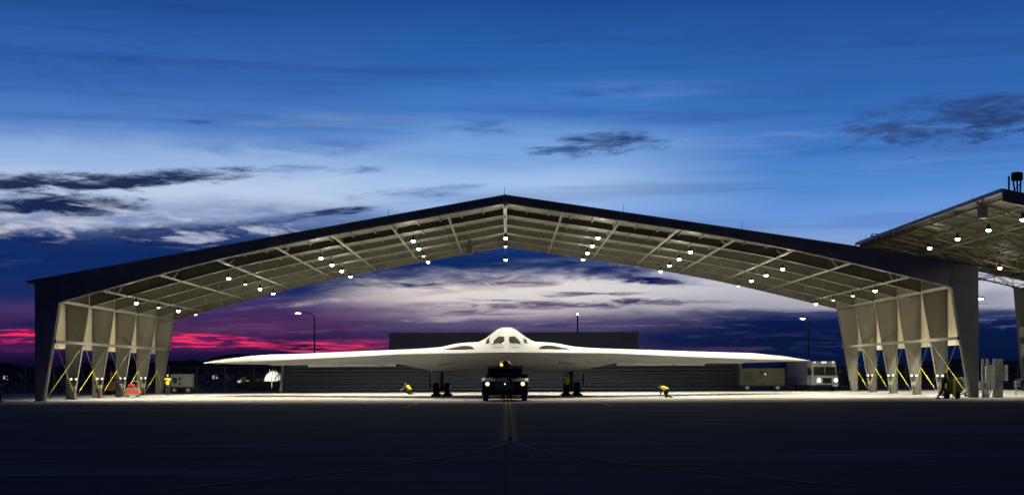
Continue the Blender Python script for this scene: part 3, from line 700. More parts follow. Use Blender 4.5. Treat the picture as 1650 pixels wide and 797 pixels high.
xs.append(25.2); xs = [-v for v in xs[::-1][:-1]]+xs
NT = 60; ts = [(1-math.cos(math.pi*i/NT))/2 for i in range(NT+1)]
mb = MB(); vs = []
for x in xs:
    for t in ts: y = LE(x)+(TE(x)-LE(x))*t; vs.append((x+AC, y, top(x, y)))
for x in xs:
    for t in ts: y = LE(x)+(TE(x)-LE(x))*t; vs.append((x+AC, y, min(bot(x, y), top(x, y)-.004) if 0 < t < 1 else top(x, y)))
fs = []; n = NT+1; K = len(xs)
for i in range(K-1):
    for j in range(NT):
        a = i*n+j; fs.append((a, a+n, a+n+1, a+1)); a += K*n; fs.append((a, a+1, a+n+1, a+n))
mb.add(vs, fs)
body = mb.build('wing_body', WHITE, jet, smooth=32, merge=True)
# panel lines / thin wear are in the paint; windows conform to the surface
def surf_y(x, z):
    y0, y1 = LE(x), 104.6
    if top(x, y1) < z: return y1
    lo, hi = y0, y1
    for _ in range(40):
        m_ = (lo+hi)/2
        if top(x, m_) < z: lo = m_
        else: hi = m_
    return hi
def on_surface(poly, name, m, off=.012, parent=body, n=12, label=None):
    """poly in (x, z) seen from the front; laid on the upper surface"""
    zs = [p[1] for p in poly]; z0, z1 = min(zs), max(zs); mb = MB(); rows = []
    def span(z):
        X_ = []
        for (a, b), (c, d) in zip(poly, poly[1:]+poly[:1]):
            if (b-z)*(d-z) <= 0 and b != d: X_.append(a+(c-a)*(z-b)/(d-b))
        return min(X_), max(X_)
    N = 14
    for i in range(n+1):
        z = z0+(z1-z0)*(.002+.996*i/n); a, b = span(z)
        for j in range(N+1):
            x = a+(b-a)*j/N; y = surf_y(x, z); rows.append((x+AC, y-off, z+off*.6))
    fs = [(i*(N+1)+j, i*(N+1)+j+1, (i+1)*(N+1)+j+1, (i+1)*(N+1)+j) for i in range(n) for j in range(N)]
    mb.add(rows, fs); o = mb.build(name, m, parent, smooth=60)
    s = o.modifiers.new('solid', 'SOLIDIFY'); s.thickness = .02; s.offset = 1
    if label: o['label'] = label
    return o
def pz(u, py, d): return (u/F*d, CAMH+(600-py)/F*d)
for s in (1, -1):
    pts = [(25, 554, 101.2), (21, 549, 101.6), (12.5, 542.2, 102.4), (4.2, 542.6, 102.2), (3.6, 549, 101.6), (5.6, 553.4, 101.2)]
    on_surface([(s*pz(*p)[0], pz(*p)[1]) for p in pts], 'windshield', GLASS)
    pts = [(33.5, 554, 102.6), (27.8, 552.4, 102.6), (27.4, 544.4, 103.2), (31.8, 548.2, 103.0)]
    on_surface([(s*pz(*p)[0], pz(*p)[1]) for p in pts], 'side_window', GLASS, off=.05)
    INT = mat('intake_painted_shadow', (.012, .010, .008), .8, 0, .15, 3, spec=.05)  # shade inside the intake painted as a dark patch on the skin
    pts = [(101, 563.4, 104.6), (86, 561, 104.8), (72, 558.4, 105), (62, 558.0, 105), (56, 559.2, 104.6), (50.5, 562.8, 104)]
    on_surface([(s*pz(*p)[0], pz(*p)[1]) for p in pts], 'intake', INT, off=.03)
    # sawtooth grille marks below the windows
    for q in range(4):
        pts = [(10+q*3.2, 559.0-q*.15, 100.6), (12.6+q*3.2, 559.0-q*.15, 100.6), (12.4+q*3.2, 557.9, 100.6), (10.2+q*3.2, 557.9, 100.6)]
        on_surface([(s*pz(*p)[0], pz(*p)[1]) for p in pts], 'vent', GREYW, off=.008, n=2)
SEAM = mat('dark_panel_seam', (.22, .21, .19), .6, 0, .1, 3)
# underside details
for s in (-1, 1):
    mb = MB()
    for q in range(6): x = s*(3.9+q*.22)+AC; y = 101.9+.2*q+.7; mb.box(x-.07, x+.07, y, y+.3, bot(x, y+.3)-.02, bot(x, y)+.0)
    mb.build('access_panel', SEAM, body)
    # drooped elevons
    for a, b, z in ((8.9, 16.75, 2.40), (16.8, 20.4, 2.56)):
        mb = MB(); m_ = 8; vs = []
        for i in range(m_+1):
            x = a+(b-a)*i/m_; te = TE(x); vs += [(s*x+AC, te-1.5, bot(x, te-1.5)+.05), (s*x+AC, te-.1, z), (s*x+AC, te-.1, z+.05), (s*x+AC, te-1.5, bot(x, te-1.5)+.12)]
        fs = [(4*i+j, 4*i+4+j, 4*i+4+(j+1) % 4, 4*i+(j+1) % 4) for i in range(m_) for j in range(4)]+[(0, 1, 2, 3), (4*m_+3, 4*m_+2, 4*m_+1, 4*m_)]
        mb.add(vs, fs); mb.build('elevon', WHITE, body)
    for x in (10.0, 13.6):
        te = TE(x); mb = MB(); y = te-2.3
        mb.hexa([(s*x+AC-.25, y, bot(x, y)+.03), (s*x+AC+.25, y, bot(x, y)+.03), (s*x+AC+.12, te-.3, 2.62), (s*x+AC-.12, te-.3, 2.62)], [(s*x+AC-.12, y+.2, bot(x, y)-.16), (s*x+AC+.12, y+.2, bot(x, y)-.16), (s*x+AC+.06, te-.4, 2.42), (s*x+AC-.06, te-.4, 2.42)])
        mb.build('actuator_fairing', GREYW, body)
mb = MB(); x = 2.35+AC; mb.box(x-.03, x+.03, 103.0, 103.7, 1.95, 2.65); mb.build('probe_door', CHROME, jet)
# landing gear
def wheel(parent, c, r, w, name='wheel'):
    mb = MB(); x, y, z = c
    mb.lathe((x-w/2, y, z), (1, 0, 0), [(0, r*.62), (.02, r*.9), (w*.2, r*.99), (w*.5, r), (w*.8, r*.99), (w-.02, r*.9), (w, r*.62)], 22); wh = mb.build(name, BLACK, parent, smooth=40)
    mb = MB(); mb.lathe((x-w/2-.012, y, z), (1, 0, 0), [(0, r*.3), (.012, r*.56), (w+.012, r*.56), (w+.024, r*.3)], 14); mb.build('hub', DARKG, wh)
for s in (-1, 1):
    gx = AC+s*5.15
    mb = MB(); mb.tube((gx, 111, .55), (gx, 111, 2.4), .13); mb.tube((gx, 111.1, 1.1), (gx-s*.3, 112.4, 2.5), .07); mb.bar((gx, 110.2, .56), (gx, 111.8, .56), .16)
    for yy in (110.3, 111.7): mb.tube((gx-.7, yy, .55), (gx+.7, yy, .55), .07)
    mb.bar((gx-.35, 110.8, 1.5), (gx+.1, 110.85, 1.1), .09); mb.bar((gx+.3, 110.8, 1.35), (gx+.1, 110.8, 1.7), .07)
    g = mb.build('main_gear', DARKG, jet)
    for yy in (110.3, 111.7):
        for xx in (-.43, .43): wheel(g, (gx+xx, yy, .55), .55, .44)
    for yy, dz in ((109.6, 0), (112.35, 0)):   # chocks
        mb = MB()
        for xx in (-.43, .43): mb.px([(yy-.15, .006), (yy+.15, .006), (yy, .2)], gx+xx-.35, gx+xx+.35)
        tag(mb.build('wheel_chock', DARK), 'black wheel chocks %s the aircraft\'s %s main wheels' % ('before' if yy < 111 else 'behind', 'left-hand' if s < 0 else 'right-hand'), 'wheel chock', 'chocks at the main wheels')
    dx_ = AC+s*6.15
    mb = MB(); mb.hexa([(dx_-.03, 110.1, .52), (dx_+.03, 110.1, .52), (dx_+.03, 112.3, .6), (dx_-.03, 112.3, .6)], [(dx_-.03-s*.1, 109.9, 2.2), (dx_+.03-s*.1, 109.9, 2.2), (dx_+.03-s*.1, 112.6, 2.3), (dx_-.03-s*.1, 112.6, 2.3)])
    mb.build('gear_door', GREYW, jet)
    mb = MB(); mb.bar((dx_-s*.12, 110, .7), (dx_-s*.12, 110, 2.2), .16, .1); mb.bar((dx_-s*.1, 110.05, 2.1), (dx_-s*.8, 110.05, 2.15), .07); mb.build('door_linkage', DARKG, jet)
mb = MB(); mb.tube((AC, 101.8, .42), (AC, 101.8, 2.3), .1); mb.tube((AC-.4, 101.8, .42), (AC+.4, 101.8, .42), .05); ng = mb.build('nose_gear', DARKG, jet)
for xx in (-.27, .27): wheel(ng, (AC+xx, 101.8, .42), .42, .26)

# ------------------------------------------------------------------ tow tractor
TUGP = mat('dark_tractor_paint', (.055, .058, .05), .5, 0, .2, 3)
tug = thing('tow_tractor', 'black aircraft tow tractor with lit warm headlights in front of the nose', 'tow tractor', (0, 93.2, 0))
TX = pxX(813.5, 90.5); y0 = 90.5; y1 = 96.1; hw = 1.5
mb = MB()
mb.px([(y0+.12, .42), (y0+.02, .62), (y0, 1.27), (y0+.03, 1.29), (y0+.7, 1.49), (y0+2.0, 1.52), (y1, 1.35), (y1, .42)], TX-hw, TX+hw)
bd = mb.build('body', TUGP, tug, .05)
mb = MB()
for a_, b_ in ((TX-hw-.02, TX-.55), (TX+.45, TX+hw+.02)): mb.px([(y0-.02, 1.27), (y0-.02, 1.305), (y0+.62, 1.505), (y0+.62, 1.45)], a_, b_)
mb.build('hood_trim', CHROME, bd, .02)
mb = MB()
for i in range(7): mb.box(TX-.62, TX+.62, y0-.03, y0-.004, .74+i*.075, .77+i*.075)
mb.build('grille', GREYW, bd)
mb = MB(); mb.box(TX-.42, TX+.34, y0-.06, y0+.4, 1.26, 1.31); mb.px([(y0+.1, 1.30), (y0+.1, 1.345), (y0+.5, 1.46), (y0+.5, 1.40)], TX-.48, TX+.15); mb.build('hood_bar', CHROME, bd)
mb = MB(); mb.px([(y0-.16, .40), (y0-.16, .66), (y0+.02, .70), (y0+.02, .40)], TX-hw+.05, TX+hw-.05); mb.build('bumper', BLACK, tug, .03)
# cab
mb = MB(); yc = y0+1.1
for sx in (-1, 1):
    mb.bar((TX+sx*1.15, yc, 1.48), (TX+sx*1.05, yc+.28, 2.2), .08); mb.bar((TX+sx*1.15, yc+1.9, 1.48), (TX+sx*1.08, yc+1.8, 2.2), .09)
mb.box(TX-1.18, TX+1.18, yc+.1, yc+2.0, 2.2, 2.29)
cab = mb.build('cab', DARK, tug)
mb = MB(); mb.hexa([(TX-1.08, yc+.02, 1.53), (TX+1.08, yc+.02, 1.53), (TX+1.08, yc+.04, 1.53), (TX-1.08, yc+.04, 1.53)], [(TX-1.0, yc+.29, 2.17), (TX+1.0, yc+.29, 2.17), (TX+1.0, yc+.31, 2.17), (TX-1.0, yc+.31, 2.17)])
mb.build('windshield', GLASS, cab)
mb = MB(); mb.px([(yc-.12, 1.70), (yc+.1, 1.73), (yc+.1, 1.76), (yc-.12, 1.73)], TX-.5, TX+.3); mb.bar((TX+.2, yc-.05, 1.70), (TX+.5, yc+.05, 1.84), .04); mb.build('wiper', CHROME, cab)
mb = MB(); mb.box(TX-.9, TX-.3, yc+1.0, yc+1.5, 1.5, 2.0); mb.box(TX+.3, TX+.9, yc+1.0, yc+1.5, 1.5, 2.0); mb.build('seat', BLACK, cab, .05)
mb = MB(); mb.lathe((TX+.0, yc+.9, 2.29), (0, 0, 1), [(0, .4), (.12, .42), (.3, .30), (.36, .1), (.44, .04)], 16); mb.build('roof_pod', DARK, cab, smooth=40)
mb = MB(); mb.lathe((TX-.22, yc+.25, 2.29), (0, 0, 1), [(0, .09), (.14, .09), (.17, .04)], 12); mb.build('beacon', BEACON, cab)
for sx in (-1, 1):
    mb = MB(); hx = TX+sx*1.13+(.03 if sx > 0 else 0)
    mb.lathe((hx, y0+.03, 1.13), (0, -1, 0), [(0, .19), (.08, .19), (.09, .15)], 16); hb = mb.build('headlight', DARK, bd)
    mb = MB(); mb.lathe((hx, y0-.062, 1.13), (0, -1, 0), [(0, .13), (.03, .09)], 14); mb.build('lens', HEADL, hb)
    for yy in (y0+1.0, y1-1.0): wheel(tug, (TX+sx*(hw-.22), yy, .46), .46, .36)
mb = MB(); mb.lathe((TX, y0-.03, 1.12), (0, -1, 0), [(0, .035), (.02, .02)], 8); mb.build('marker_lamp', LED, bd)
mb = MB(); mb.bar((TX-hw+.1, y0+.5, 1.5), (TX-hw+.1, y0+.45, 1.62), .04); mb.ell((TX-hw+.22, y0+.4, 1.68), .13, .05, .12); mb.build('mirror', CHROME, tug, smooth=40)
mb = MB(); mb.bar((TX+hw-.4, yc+.6, 1.6), (TX+hw+.0, yc+.6, 1.6), .2, .3); mb.bar((TX+.9, yc+.3, 1.55), (TX+.95, yc+.3, 1.95), .12); mb.build('side_locker', DARKG, tug)
ld = bpy.data.objects
tb = thing('tow_bar', 'dark steel tow bar between the tractor and the nose wheels', 'tow bar', (0, 98.5, 0))
mb = MB(); mb.tube((TX, y1+.02, .5), (AC, 101.35, .35), .08); mb.bar((AC-.45, 101.25, .36), (AC+.45, 101.25, .36), .1); mb.build('bar', DARKG, tb)
for sx in (-1, 1):
    mb = MB(); mb.lathe((AC+sx*.25-.06, 99.5, .22), (1, 0, 0), [(0, .1), (.02, .214), (.1, .214), (.12, .1)], 14); mb.tube((AC, 99.5, .4), (AC+sx*.25, 99.5, .22), .03); mb.build('wheel', BLACK, tb)

# ------------------------------------------------------------------ blast deflector, building, posts
bl = thing('blast_deflector', 'long galvanised corrugated jet blast deflector behind the aircraft', 'blast deflector', (0, 139, 0))
BX0, BX1 = pxX(453, 138.5), pxX(1196, 138.5)
mb = MB(); prof = []
N = 120
for i in range(N+1):
    t = i/N; z = .12+3.15*t; y = 138.0+1.7*t**1.8+.055*math.cos(2*math.pi*z/.34)
    prof.append((y, z))
poly = prof+[(y+.05, z) for y, z in prof[::-1]]
vs = []; m_ = len(poly)
xsd = [BX0+.35+(BX1-BX0-.7)*i/12 for i in range(13)]
for x in xsd: vs += [(x, y, z) for y, z in poly]
fs = [(i*m_+j, i*m_+(j+1) % m_, (i+1)*m_+(j+1) % m_, (i+1)*m_+j) for i in range(12) for j in range(m_)]+[tuple(range(m_)), tuple(range(12*m_, 13*m_))[::-1]]
mb.add(vs, fs); mb.build('corrugated_sheet', GALV, bl, smooth=50)
for i, x in enumerate([BX0]+xsd[1:-1:2]+[BX1]):
    mb = MB(); mb.bar((x, 138.35, .05), (x, 140.1, 3.3), .3 if i in (0, 7) else .1, .12); mb.bar((x, 142.2, .05), (x, 140.0, 3.0), .1, .1); mb.bar((x, 138.2, .08), (x, 142.3, .08), .12, .12); mb.bar((x, 139.5, 1.6), (x, 141.6, .9), .07); mb.build('support_frame', GREYW, bl)
b2 = thing('storage_building', 'flat-roofed windowless dark slate building behind the aircraft nose', 'building', (0, 178, 0))
bx0, bx1, bz = pxX(627, 170), pxX(1029, 170), P(820, 535, 170).z
mb = MB(); mb.box(bx0, bx1, 170, 190, 0, bz-.2)
for i in range(60): x = bx0+.2+i*(bx1-bx0-.3)/60; mb.box(x, x+.12, 169.94, 169.998, .2, bz-.3)
mb.build('wall', BLDG, b2)
mb = MB(); mb.box(bx0-.08, bx1+.08, 169.9, 190.1, bz-.2, bz); mb.build('parapet', FASCIA, b2)

def street_lamp(px, py_top, d, side, label, col=COOL, armlen=1.7, power=120):
    x = pxX(px, d); zt = P(px, py_top, d).z
    t = thing('street_lamp', label, 'street lamp', (x, d, 0), 'tall apron street lamps')
    mb = MB(); mb.tube((x, d, 0), (x, d, zt-.5), .13, .08, 10); mb.lathe((x, d, .0), (0, 0, 1), [(0, .28), (.3, .26), (.35, .14)], 10); mb.build('pole', DARK, t)
    mb = MB(); pts = [(x, d, zt-.55), (x+side*.25*armlen, d, zt-.15), (x+side*.6*armlen, d, zt), (x+side*armlen, d, zt)]; mb.path(pts, .05); mb.build('arm', DARK, t)
    hx = x+side*(armlen+.25); mb = MB(); mb.ell((hx, d, zt+.02), .45, .22, .13); mb.build('lamp_head', DARK, t, smooth=60)
    mb = MB(); mb.ell((hx, d, zt-.08), .34, .24, .11, 12, 6); mb.build('lens', col, t, smooth=60)
    sp_ = add_spot((side*(armlen+.25), 0, zt-.25), power, 150, t, (.92, .96, 1))
    return t
street_lamp(507, 503, 166, -1, 'tall curved-arm street lamp beyond the left wing, head glowing white')
street_lamp(1303, 512, 180, -1, 'slim street lamp behind the right wing tip above the white van', armlen=.5)
street_lamp(1571, 480, 131, 1, 'glowing oval lamp head just right of the shelter\'s right front column', armlen=.25)
t = thing('antenna_mast', 'thin straight mast with white tip above the dark building', 'mast', (0, 195, 0))
x = pxX(931, 195); zt = P(931, 507, 195).z
mb = MB(); mb.tube((x, 195, 0), (x, 195, zt), .14, .1); mb.build('pole', DARK, t)
mb = MB(); mb.box(x-.1, x+.1, 194.9, 195.1, zt+.002, zt+.2); mb.build('lamp_head', COOL, t)
t = thing('floodlight_mast', 'thin pole carrying small pale fittings, between the right rear shelter columns', 'mast', (0, 160, 0))
for px, py, d in ((1429, 565, 160), (1549, 552, 150)):
    pass
def small_mast(px, py, d, label):
    x = pxX(px, d); z = P(px, py, d).z
    t = thing('signal_mast', label, 'signal mast', (x, d, 0), 'signal masts beyond the right columns')
    mb = MB(); mb.tube((x, d, 0), (x, d, z+.6), .07, .05); mb.build('pole', DARK, t)
    mb = MB()
    for q, (a, b) in enumerate(((-.3, .35), (.32, .2), (-.1, -.25), (.3, -.45))): mb.ell((x+a, d-.1, z+b), .2, .14, .12); mb.bar((x, d, z+b), (x+a, d-.1, z+b), .05)
    mb.build('fitting', GREYW, t)
bpy.data.objects.remove(t)
small_mast(1429, 574, 160, 'dim cluster of fittings on a pole, third gap between right columns')
small_mast(1549, 556, 150, 'cluster of pale fittings on a pole, last gap before the front right column')

# ------------------------------------------------------------------ step van
def step_van(loc, yaw):
    t = thing('step_van', 'white boxy step van with bright headlights under the right wing tip', 'van', (0, 0, 0))
    # local: front faces -Y, width 2.5, length 6.6, height 2.85
    mb = MB(); mb.px([(.55, .55), (.5, 1.2), (.75, 2.72), (.95, 2.84), (1.78, 2.84), (1.78, .55)], -1.25, 1.25); b = mb.build('cab', VANW, t, .05)
    mb = MB(); mb.box(-1.25, 1.25, 1.79, 6.6, .55, 2.84); mb.build('cargo_box', mat('shaded_van_white', (.13, .15, .20), .5, 0, .08, 2), t, .05)  # white van side in shade: the shade is put into this slate colour
    mb = MB(); mb.px([(0, .55), (-.04, .75), (-.02, 1.28), (.12, 1.42), (.6, 1.48), (.6, .55)], -1.15, 1.15); mb.build('hood', VANW, t, .05)
    mb = MB(); mb.hexa([(-1.12, .56, 1.52), (1.12, .56, 1.52), (1.12, .6, 1.52), (-1.12, .6, 1.52)], [(-1.1, .68, 2.28), (1.1, .68, 2.28), (1.1, .72, 2.28), (-1.1, .72, 2.28)])
    ws = mb.build('windshield', GLASS, t); ws.location.y = -.09
    mb = MB(); mb.box(-.02, .02, .48, .55, 1.5, 2.28); mb.build('windshield_divider', VANW, t)
    mb = MB()
    for i in range(7): mb.box(-.42, .42, -.075, -.045, .78+i*.065, .81+i*.065)
    mb.box(-.45, .45, -.043, -.03, .74, 1.24)
    mb.build('grille', DARK, t)
    for s in (-1, 1):
        mb = MB(); mb.lathe((s*.86, -.01, 1.02), (0, -1, 0), [(0, .2), (.05, .2), (.06, .17)], 14); h = mb.build('headlight', CHROME, t)
        mb = MB(); mb.lathe((s*.86, -.075, 1.02), (0, -1, 0), [(0, .16), (.03, .1)], 14); mb.build('lens', HEADW, h)
        for yy in (.95, 5.2):
            wheel(t, (s*1.05, yy, .42), .42, .28)
        mb = MB(); mb.bar((s*1.24, .5, 1.9), (s*1.5, .35, 1.9), .03); mb.box(s*1.42, s*1.58, .33, .37, 1.55, 2.05); mb.build('mirror', DARK, t)
        mb = MB(); mb.box(s*1.251, s*1.262, .9, 1.75, .7, 2.35); mb.build('door', VANW, t)
        mb = MB(); mb.box(s*1.262, s*1.27, 1.0, 1.65, 1.5, 2.25); mb.build('side_window', GLASS, t)
    mb = MB(); mb.box(-1.2, 1.2, -.2, -.06, .42, .6); mb.build('bumper', DARK, t, .03)
    mb = MB(); mb.box(.45, .95, -.215, -.205, .45, .57); mb.build('number_plate', LIGHTG, t)
    for x in (-.95, -.16, 0, .16, .95):
        mb = MB(); mb.box(x-.05, x+.05, .66, .72, 2.7, 2.76); mb.build('marker_lamp', LED, t)
    mb = MB(); mb.box(-1.28, -1.252, .6, 6.5, 1.44, 1.49); mb.box(1.252, 1.28, .6, 6.5, 1.44, 1.49); mb.build('side_rail', GREYW, t)
    t.location = loc; t.rotation_euler.z = yaw
    for s in (-1, 1):
        o = add_spot((s*.86, -.12, 1.02), 60, 60, t, (1, .93, .74), .05); o.rotation_euler = (math.radians(82), 0, 0)
    return t
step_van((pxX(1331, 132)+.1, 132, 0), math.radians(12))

# ------------------------------------------------------------------ ground power / air units
def cart(name, label, cat, loc, w, h, l, m, zb=.5, yaw=0, group=None, tow=True, extras=True):
    t = thing(name, label, cat, (0, 0, 0), group)
    mb = MB(); mb.box(-w/2, w/2, 0, l, zb, h); b = mb.build('housing', m, t, .04)
    mb = MB()
    for i in range(10): z = zb+.35+i*(h-zb-.7)/10; mb.box(-w/2+.25, -w/2+w*.32, -.03, -.002, z, z+.05)
    mb.build('louvre', DARKG, b)
    mb = MB(); mb.box(w*.05, w*.28, -.025, -.002, zb+.25, h-.25); mb.box(w*.32, w*.44, -.025, -.002, zb+.4, h-.35); mb.build('door', m, b, .01)
    mb = MB(); mb.box(-.08*w, .0, -.035, -.003, h-.6, h-.3); mb.lathe((-.05*w, -.003, h-.9), (0, -1, 0), [(0, .11), (.05, .09)], 12); mb.build('gauge_panel', DARK, b)
    mb = MB(); mb.box(-w/2-.03, w/2+.03, .05, l-.05, zb-.14, zb-.005); mb.build('chassis', DARKG, t)
    for sx in (-1, 1):
        for yy in (.25, l-.25): 
            mb = MB(); r = (zb-.06)*.62
            xw = sx*w*.34
            mb.lathe((xw, yy-.11, r), (0, 1, 0), [(0, r*.6), (.03, r), (.19, r), (.22, r*.6)], 16); wh = mb.build('wheel', BLACK, t)
            mb = MB(); mb.lathe((xw, yy-.125, r), (0, 1, 0), [(0, r*.3), (.01, r*.5), (.02, r*.5)], 12); mb.build('hub', GREYW, wh)
    if extras:
        mb = MB(); mb.tube((w*.25, l*.5, h), (w*.25, l*.5, h+.12), .06); mb.box(-w*.3, -w*.1, l*.3, l*.6, h+.002, h+.07); mb.build('exhaust_cap', DARKG, t)
    if tow: mb = MB(); mb.bar((w/2, l/2, zb-.1), (w/2+1.0, l/2, .22), .07); mb.bar((w/2+.95, l/2, .22), (w/2+1.05, l/2, .22), .2, .1); mb.build('tow_handle', DARKG, t)
    t.location = loc; t.rotation_euler.z = yaw; return t
gp = cart('ground_power_unit', 'large drab grey ground power unit on wheels beside the white van', 'power unit', (pxX(1229, 134), 134, 0), 4.3, 2.2, 1.9, mat('drab_grey_paint', (.07, .07, .052), .6, 0, .12, 2), .62)
mb = MB(); mb.lathe((gp.location.x+.25, 133.98, 1.62), (0, -1, 0), [(0, .05), (.03, .04)], 8); o = mb.build('panel_light', LED); o.parent = gp; o.location = -Vector(gp.location)
cart('air_start_unit', 'pale grey wheeled air start unit behind the left rear column', 'air unit', (pxX(291, 131), 131, 0), 1.9, 1.85, 1.4, mat('pale_cart_paint', (.26, .26, .23), .55, 0, .1, 2), .65, 0)
# yellow machine behind left columns
t = thing('yellow_tow_machine', 'dull yellow low tow machine with open cage behind the third left column', 'tow machine', (pxX(178, 126), 126, 0))
x, y = pxX(178, 126), 126
OY = mat('dull_yellow_paint', (.38, .26, .05), .6, 0, .2, 4)
mb = MB(); mb.box(x-1.0, x+.9, y, y+1.6, .35, .95); mb.box(x-.2, x+.9, y+.1, y+1.5, .952, 1.25); mb.build('body', OY, t, .04)
mb = MB()
for a in (-.95, .0): 
    for b in (.1, 1.4): mb.bar((x+a, y+b, .95), (x+a, y+b, 1.95), .06)
mb.bar((x-.95, y+.1, 1.95), (x, y+.1, 1.95), .06); mb.bar((x-.95, y+1.4, 1.95), (x, y+1.4, 1.95), .06); mb.bar((x-.95, y+.1, 1.95), (x-.95, y+1.4, 1.95), .06); mb.bar((x, y+.1, 1.95), (x, y+1.4, 1.95), .06)
mb.build('cage', OY, t)
mb = MB(); mb.box(x-.8, x-.3, y+.5, y+1.1, .955, 1.3); mb.box(x-.8, x-.3, y+1.0, y+1.12, 1.3, 1.7); mb.build('seat', BLACK, t, .03)
for a in (-.7, .6):
    for b in (0.0, 1.6): 
        mb = MB(); mb.lathe((x+a, y+b-.1, .3), (0, 1, 0), [(0, .15), (.03, .3), (.17, .3), (.2, .15)], 14); mb.build('wheel', BLACK, t)
# orange tool cart
t = thing('tool_cart', 'orange-red tool cart with loop handle between the fourth and fifth left columns', 'tool cart', (pxX(212, 112), 112, 0))
x, y = pxX(212, 112), 112
mb = MB(); mb.box(x-.55, x+.55, y, y+.7, .32, .62); mb.build('tray', ORANGE, t, .03)
mb = MB(); mb.box(x-.57, x+.57, y-.012, y-.002, .22, .30); mb.build('bumper_strip', LIGHTG, t)
mb = MB(); mb.path([(x-.1, y+.35, .62), (x-.1, y+.35, 1.2), (x+.0, y+.35, 1.3), (x+.4, y+.35, 1.3), (x+.5, y+.35, 1.2), (x+.5, y+.35, .62)], .025); mb.build('handle', LIGHTG, t)
mb = MB(); mb.box(x-.5, x+.45, y+.05, y+.6, .64, .74); mb.bar((x-.4, y+.2, .78), (x+.3, y+.3, .80), .06); mb.build('tools', GREYW, t)
for a in (-.4, .4):
    for b in (.1, .6):
        mb = MB(); mb.lathe((x+a-.03, y+b, .11), (1, 0, 0), [(0, .06), (.01, .11), (.05, .11), (.06, .06)], 12); mb.tube((x+a, y+b, .13), (x+a, y+b, .33), .02); mb.build('caster', BLACK, t)
mb = MB(); mb.box(x-.35, x+.15, y+.1, y+.5, .80, .98); mb.px([(y+.1, .98), (y+.5, .98), (y+.3, 1.08)], x-.33, x+.13); mb.tube((x-.2, y+.3, 1.07), (x, y+.3, 1.07), .02)
tag(mb.build('toolbox', mat('red_enamel', (.55, .05, .03), .45, 0, .1, 5), None, .02), 'red toolbox sitting on top of the orange tool cart', 'toolbox')
# dark item at far left edge
t = thing('barrier_post', 'dark slim post with pale cap cut by the left photo edge', 'post', (pxX(1, 95), 95, 0))
x, y = pxX(0.5, 95), 95
mb = MB(); mb.tube((x, y, 0), (x, y, 1.15), .07); mb.lathe((x, y, 0), (0, 0, 1), [(0, .22), (.06, .2)], 12); mb.build('post', DARK, t)
mb = MB(); mb.lathe((x, y, 1.15), (0, 0, 1), [(0, .09), (.08, .09)], 10); mb.build('cap', GREYW, t)
# white trailer + wheel by right front column
t = thing('white_trailer', 'white box trailer with big spare tyre just left of the right front column', 'trailer', (pxX(1555, 101), 101, 0))
x, y = pxX(1556, 101), 101
mb = MB(); mb.hexa([(x-.35, y, .62), (x+.55, y, .62), (x+.55, y+1.2, .62), (x-.35, y+1.2, .62)], [(x-.42, y, 1.35), (x+.42, y, 1.35), (x+.42, y+1.2, 1.35), (x-.42, y+1.2, 1.35)]); mb.build('box', VANW, t, .03)
mb = MB(); mb.box(x-.4, x+.55, y+.05, y+1.1, .44, .6); mb.bar((x-.3, y+.1, .3), (x+.5, y+.1, .12), .06); mb.box(x-.35, x+.6, y-.1, y+.1, .12, .22); mb.build('frame', LIGHTG, t)
for a in (.05, .4):
    mb = MB(); mb.lathe((x+a, y-.06, .2), (0, 1, 0), [(0, .1), (.03, .2), (.12, .2), (.15, .1)], 12); mb.build('wheel', BLACK, t)
mb = MB(); mb.lathe((x-.72, y-.15, .78), (.5, -.86, 0), [(0, .38), (.04, .56), (.2, .56), (.24, .38)], 20); tp = mb.build('spare_tyre', BLACK, t)
mb = MB(); mb.bar((x-.35, y+.3, .5), (x-.75, y-.05, .5), .08); mb.tube((x-.72, y-.02, .004), (x-.72, y-.02, .6), .04); mb.build('tyre_carrier', DARK, t)
# green service cart pushed by person
t = thing('service_cart', 'yellow-green two-wheeled gas bottle cart being pushed on the right', 'service cart', (pxX(1533, 93), 93, 0))
x, y = pxX(1533, 93), 93
mb = MB(); mb.box(x-.3, x+.22, y, y+.5, .3, 1.3)
for i in range(5): mb.box(x-.32, x+.24, y-.02, y-.003, .4+i*.18, .44+i*.18)
mb.build('cabinet', GREEN, t, .02)
mb = MB(); mb.tube((x+.12, y-.12, .15), (x+.12, y-.12, 1.22), .08); mb.ell((x+.12, y-.12, 1.22), .08, .08, .08); mb.tube((x+.12, y-.12, 1.28), (x+.12, y-.12, 1.38), .02); mb.build('gas_bottle', YEL, t, smooth=40)
mb = MB(); mb.path([(x-.3, y+.1, .3), (x-.3, y+.1, 1.2), (x-.55, y+.1, 1.28)], .02); mb.path([(x+.2, y+.1, 1.3), (x+.2, y+.1, 1.42), (x-.3, y+.1, 1.42), (x-.3, y+.1, 1.2)], .015); mb.tube((x+.02, y-.2, .01), (x+.02, y-.2, .5), .03); mb.build('handle', GREYW, t)
for a in (-.32, .38):
    mb = MB(); mb.lathe((x+a, y+.1, .25), (.35, -1, 0), [(0, .12), (.03, .25), (.1, .25), (.13, .12)], 16); wh = mb.build('wheel', BLACK, t)
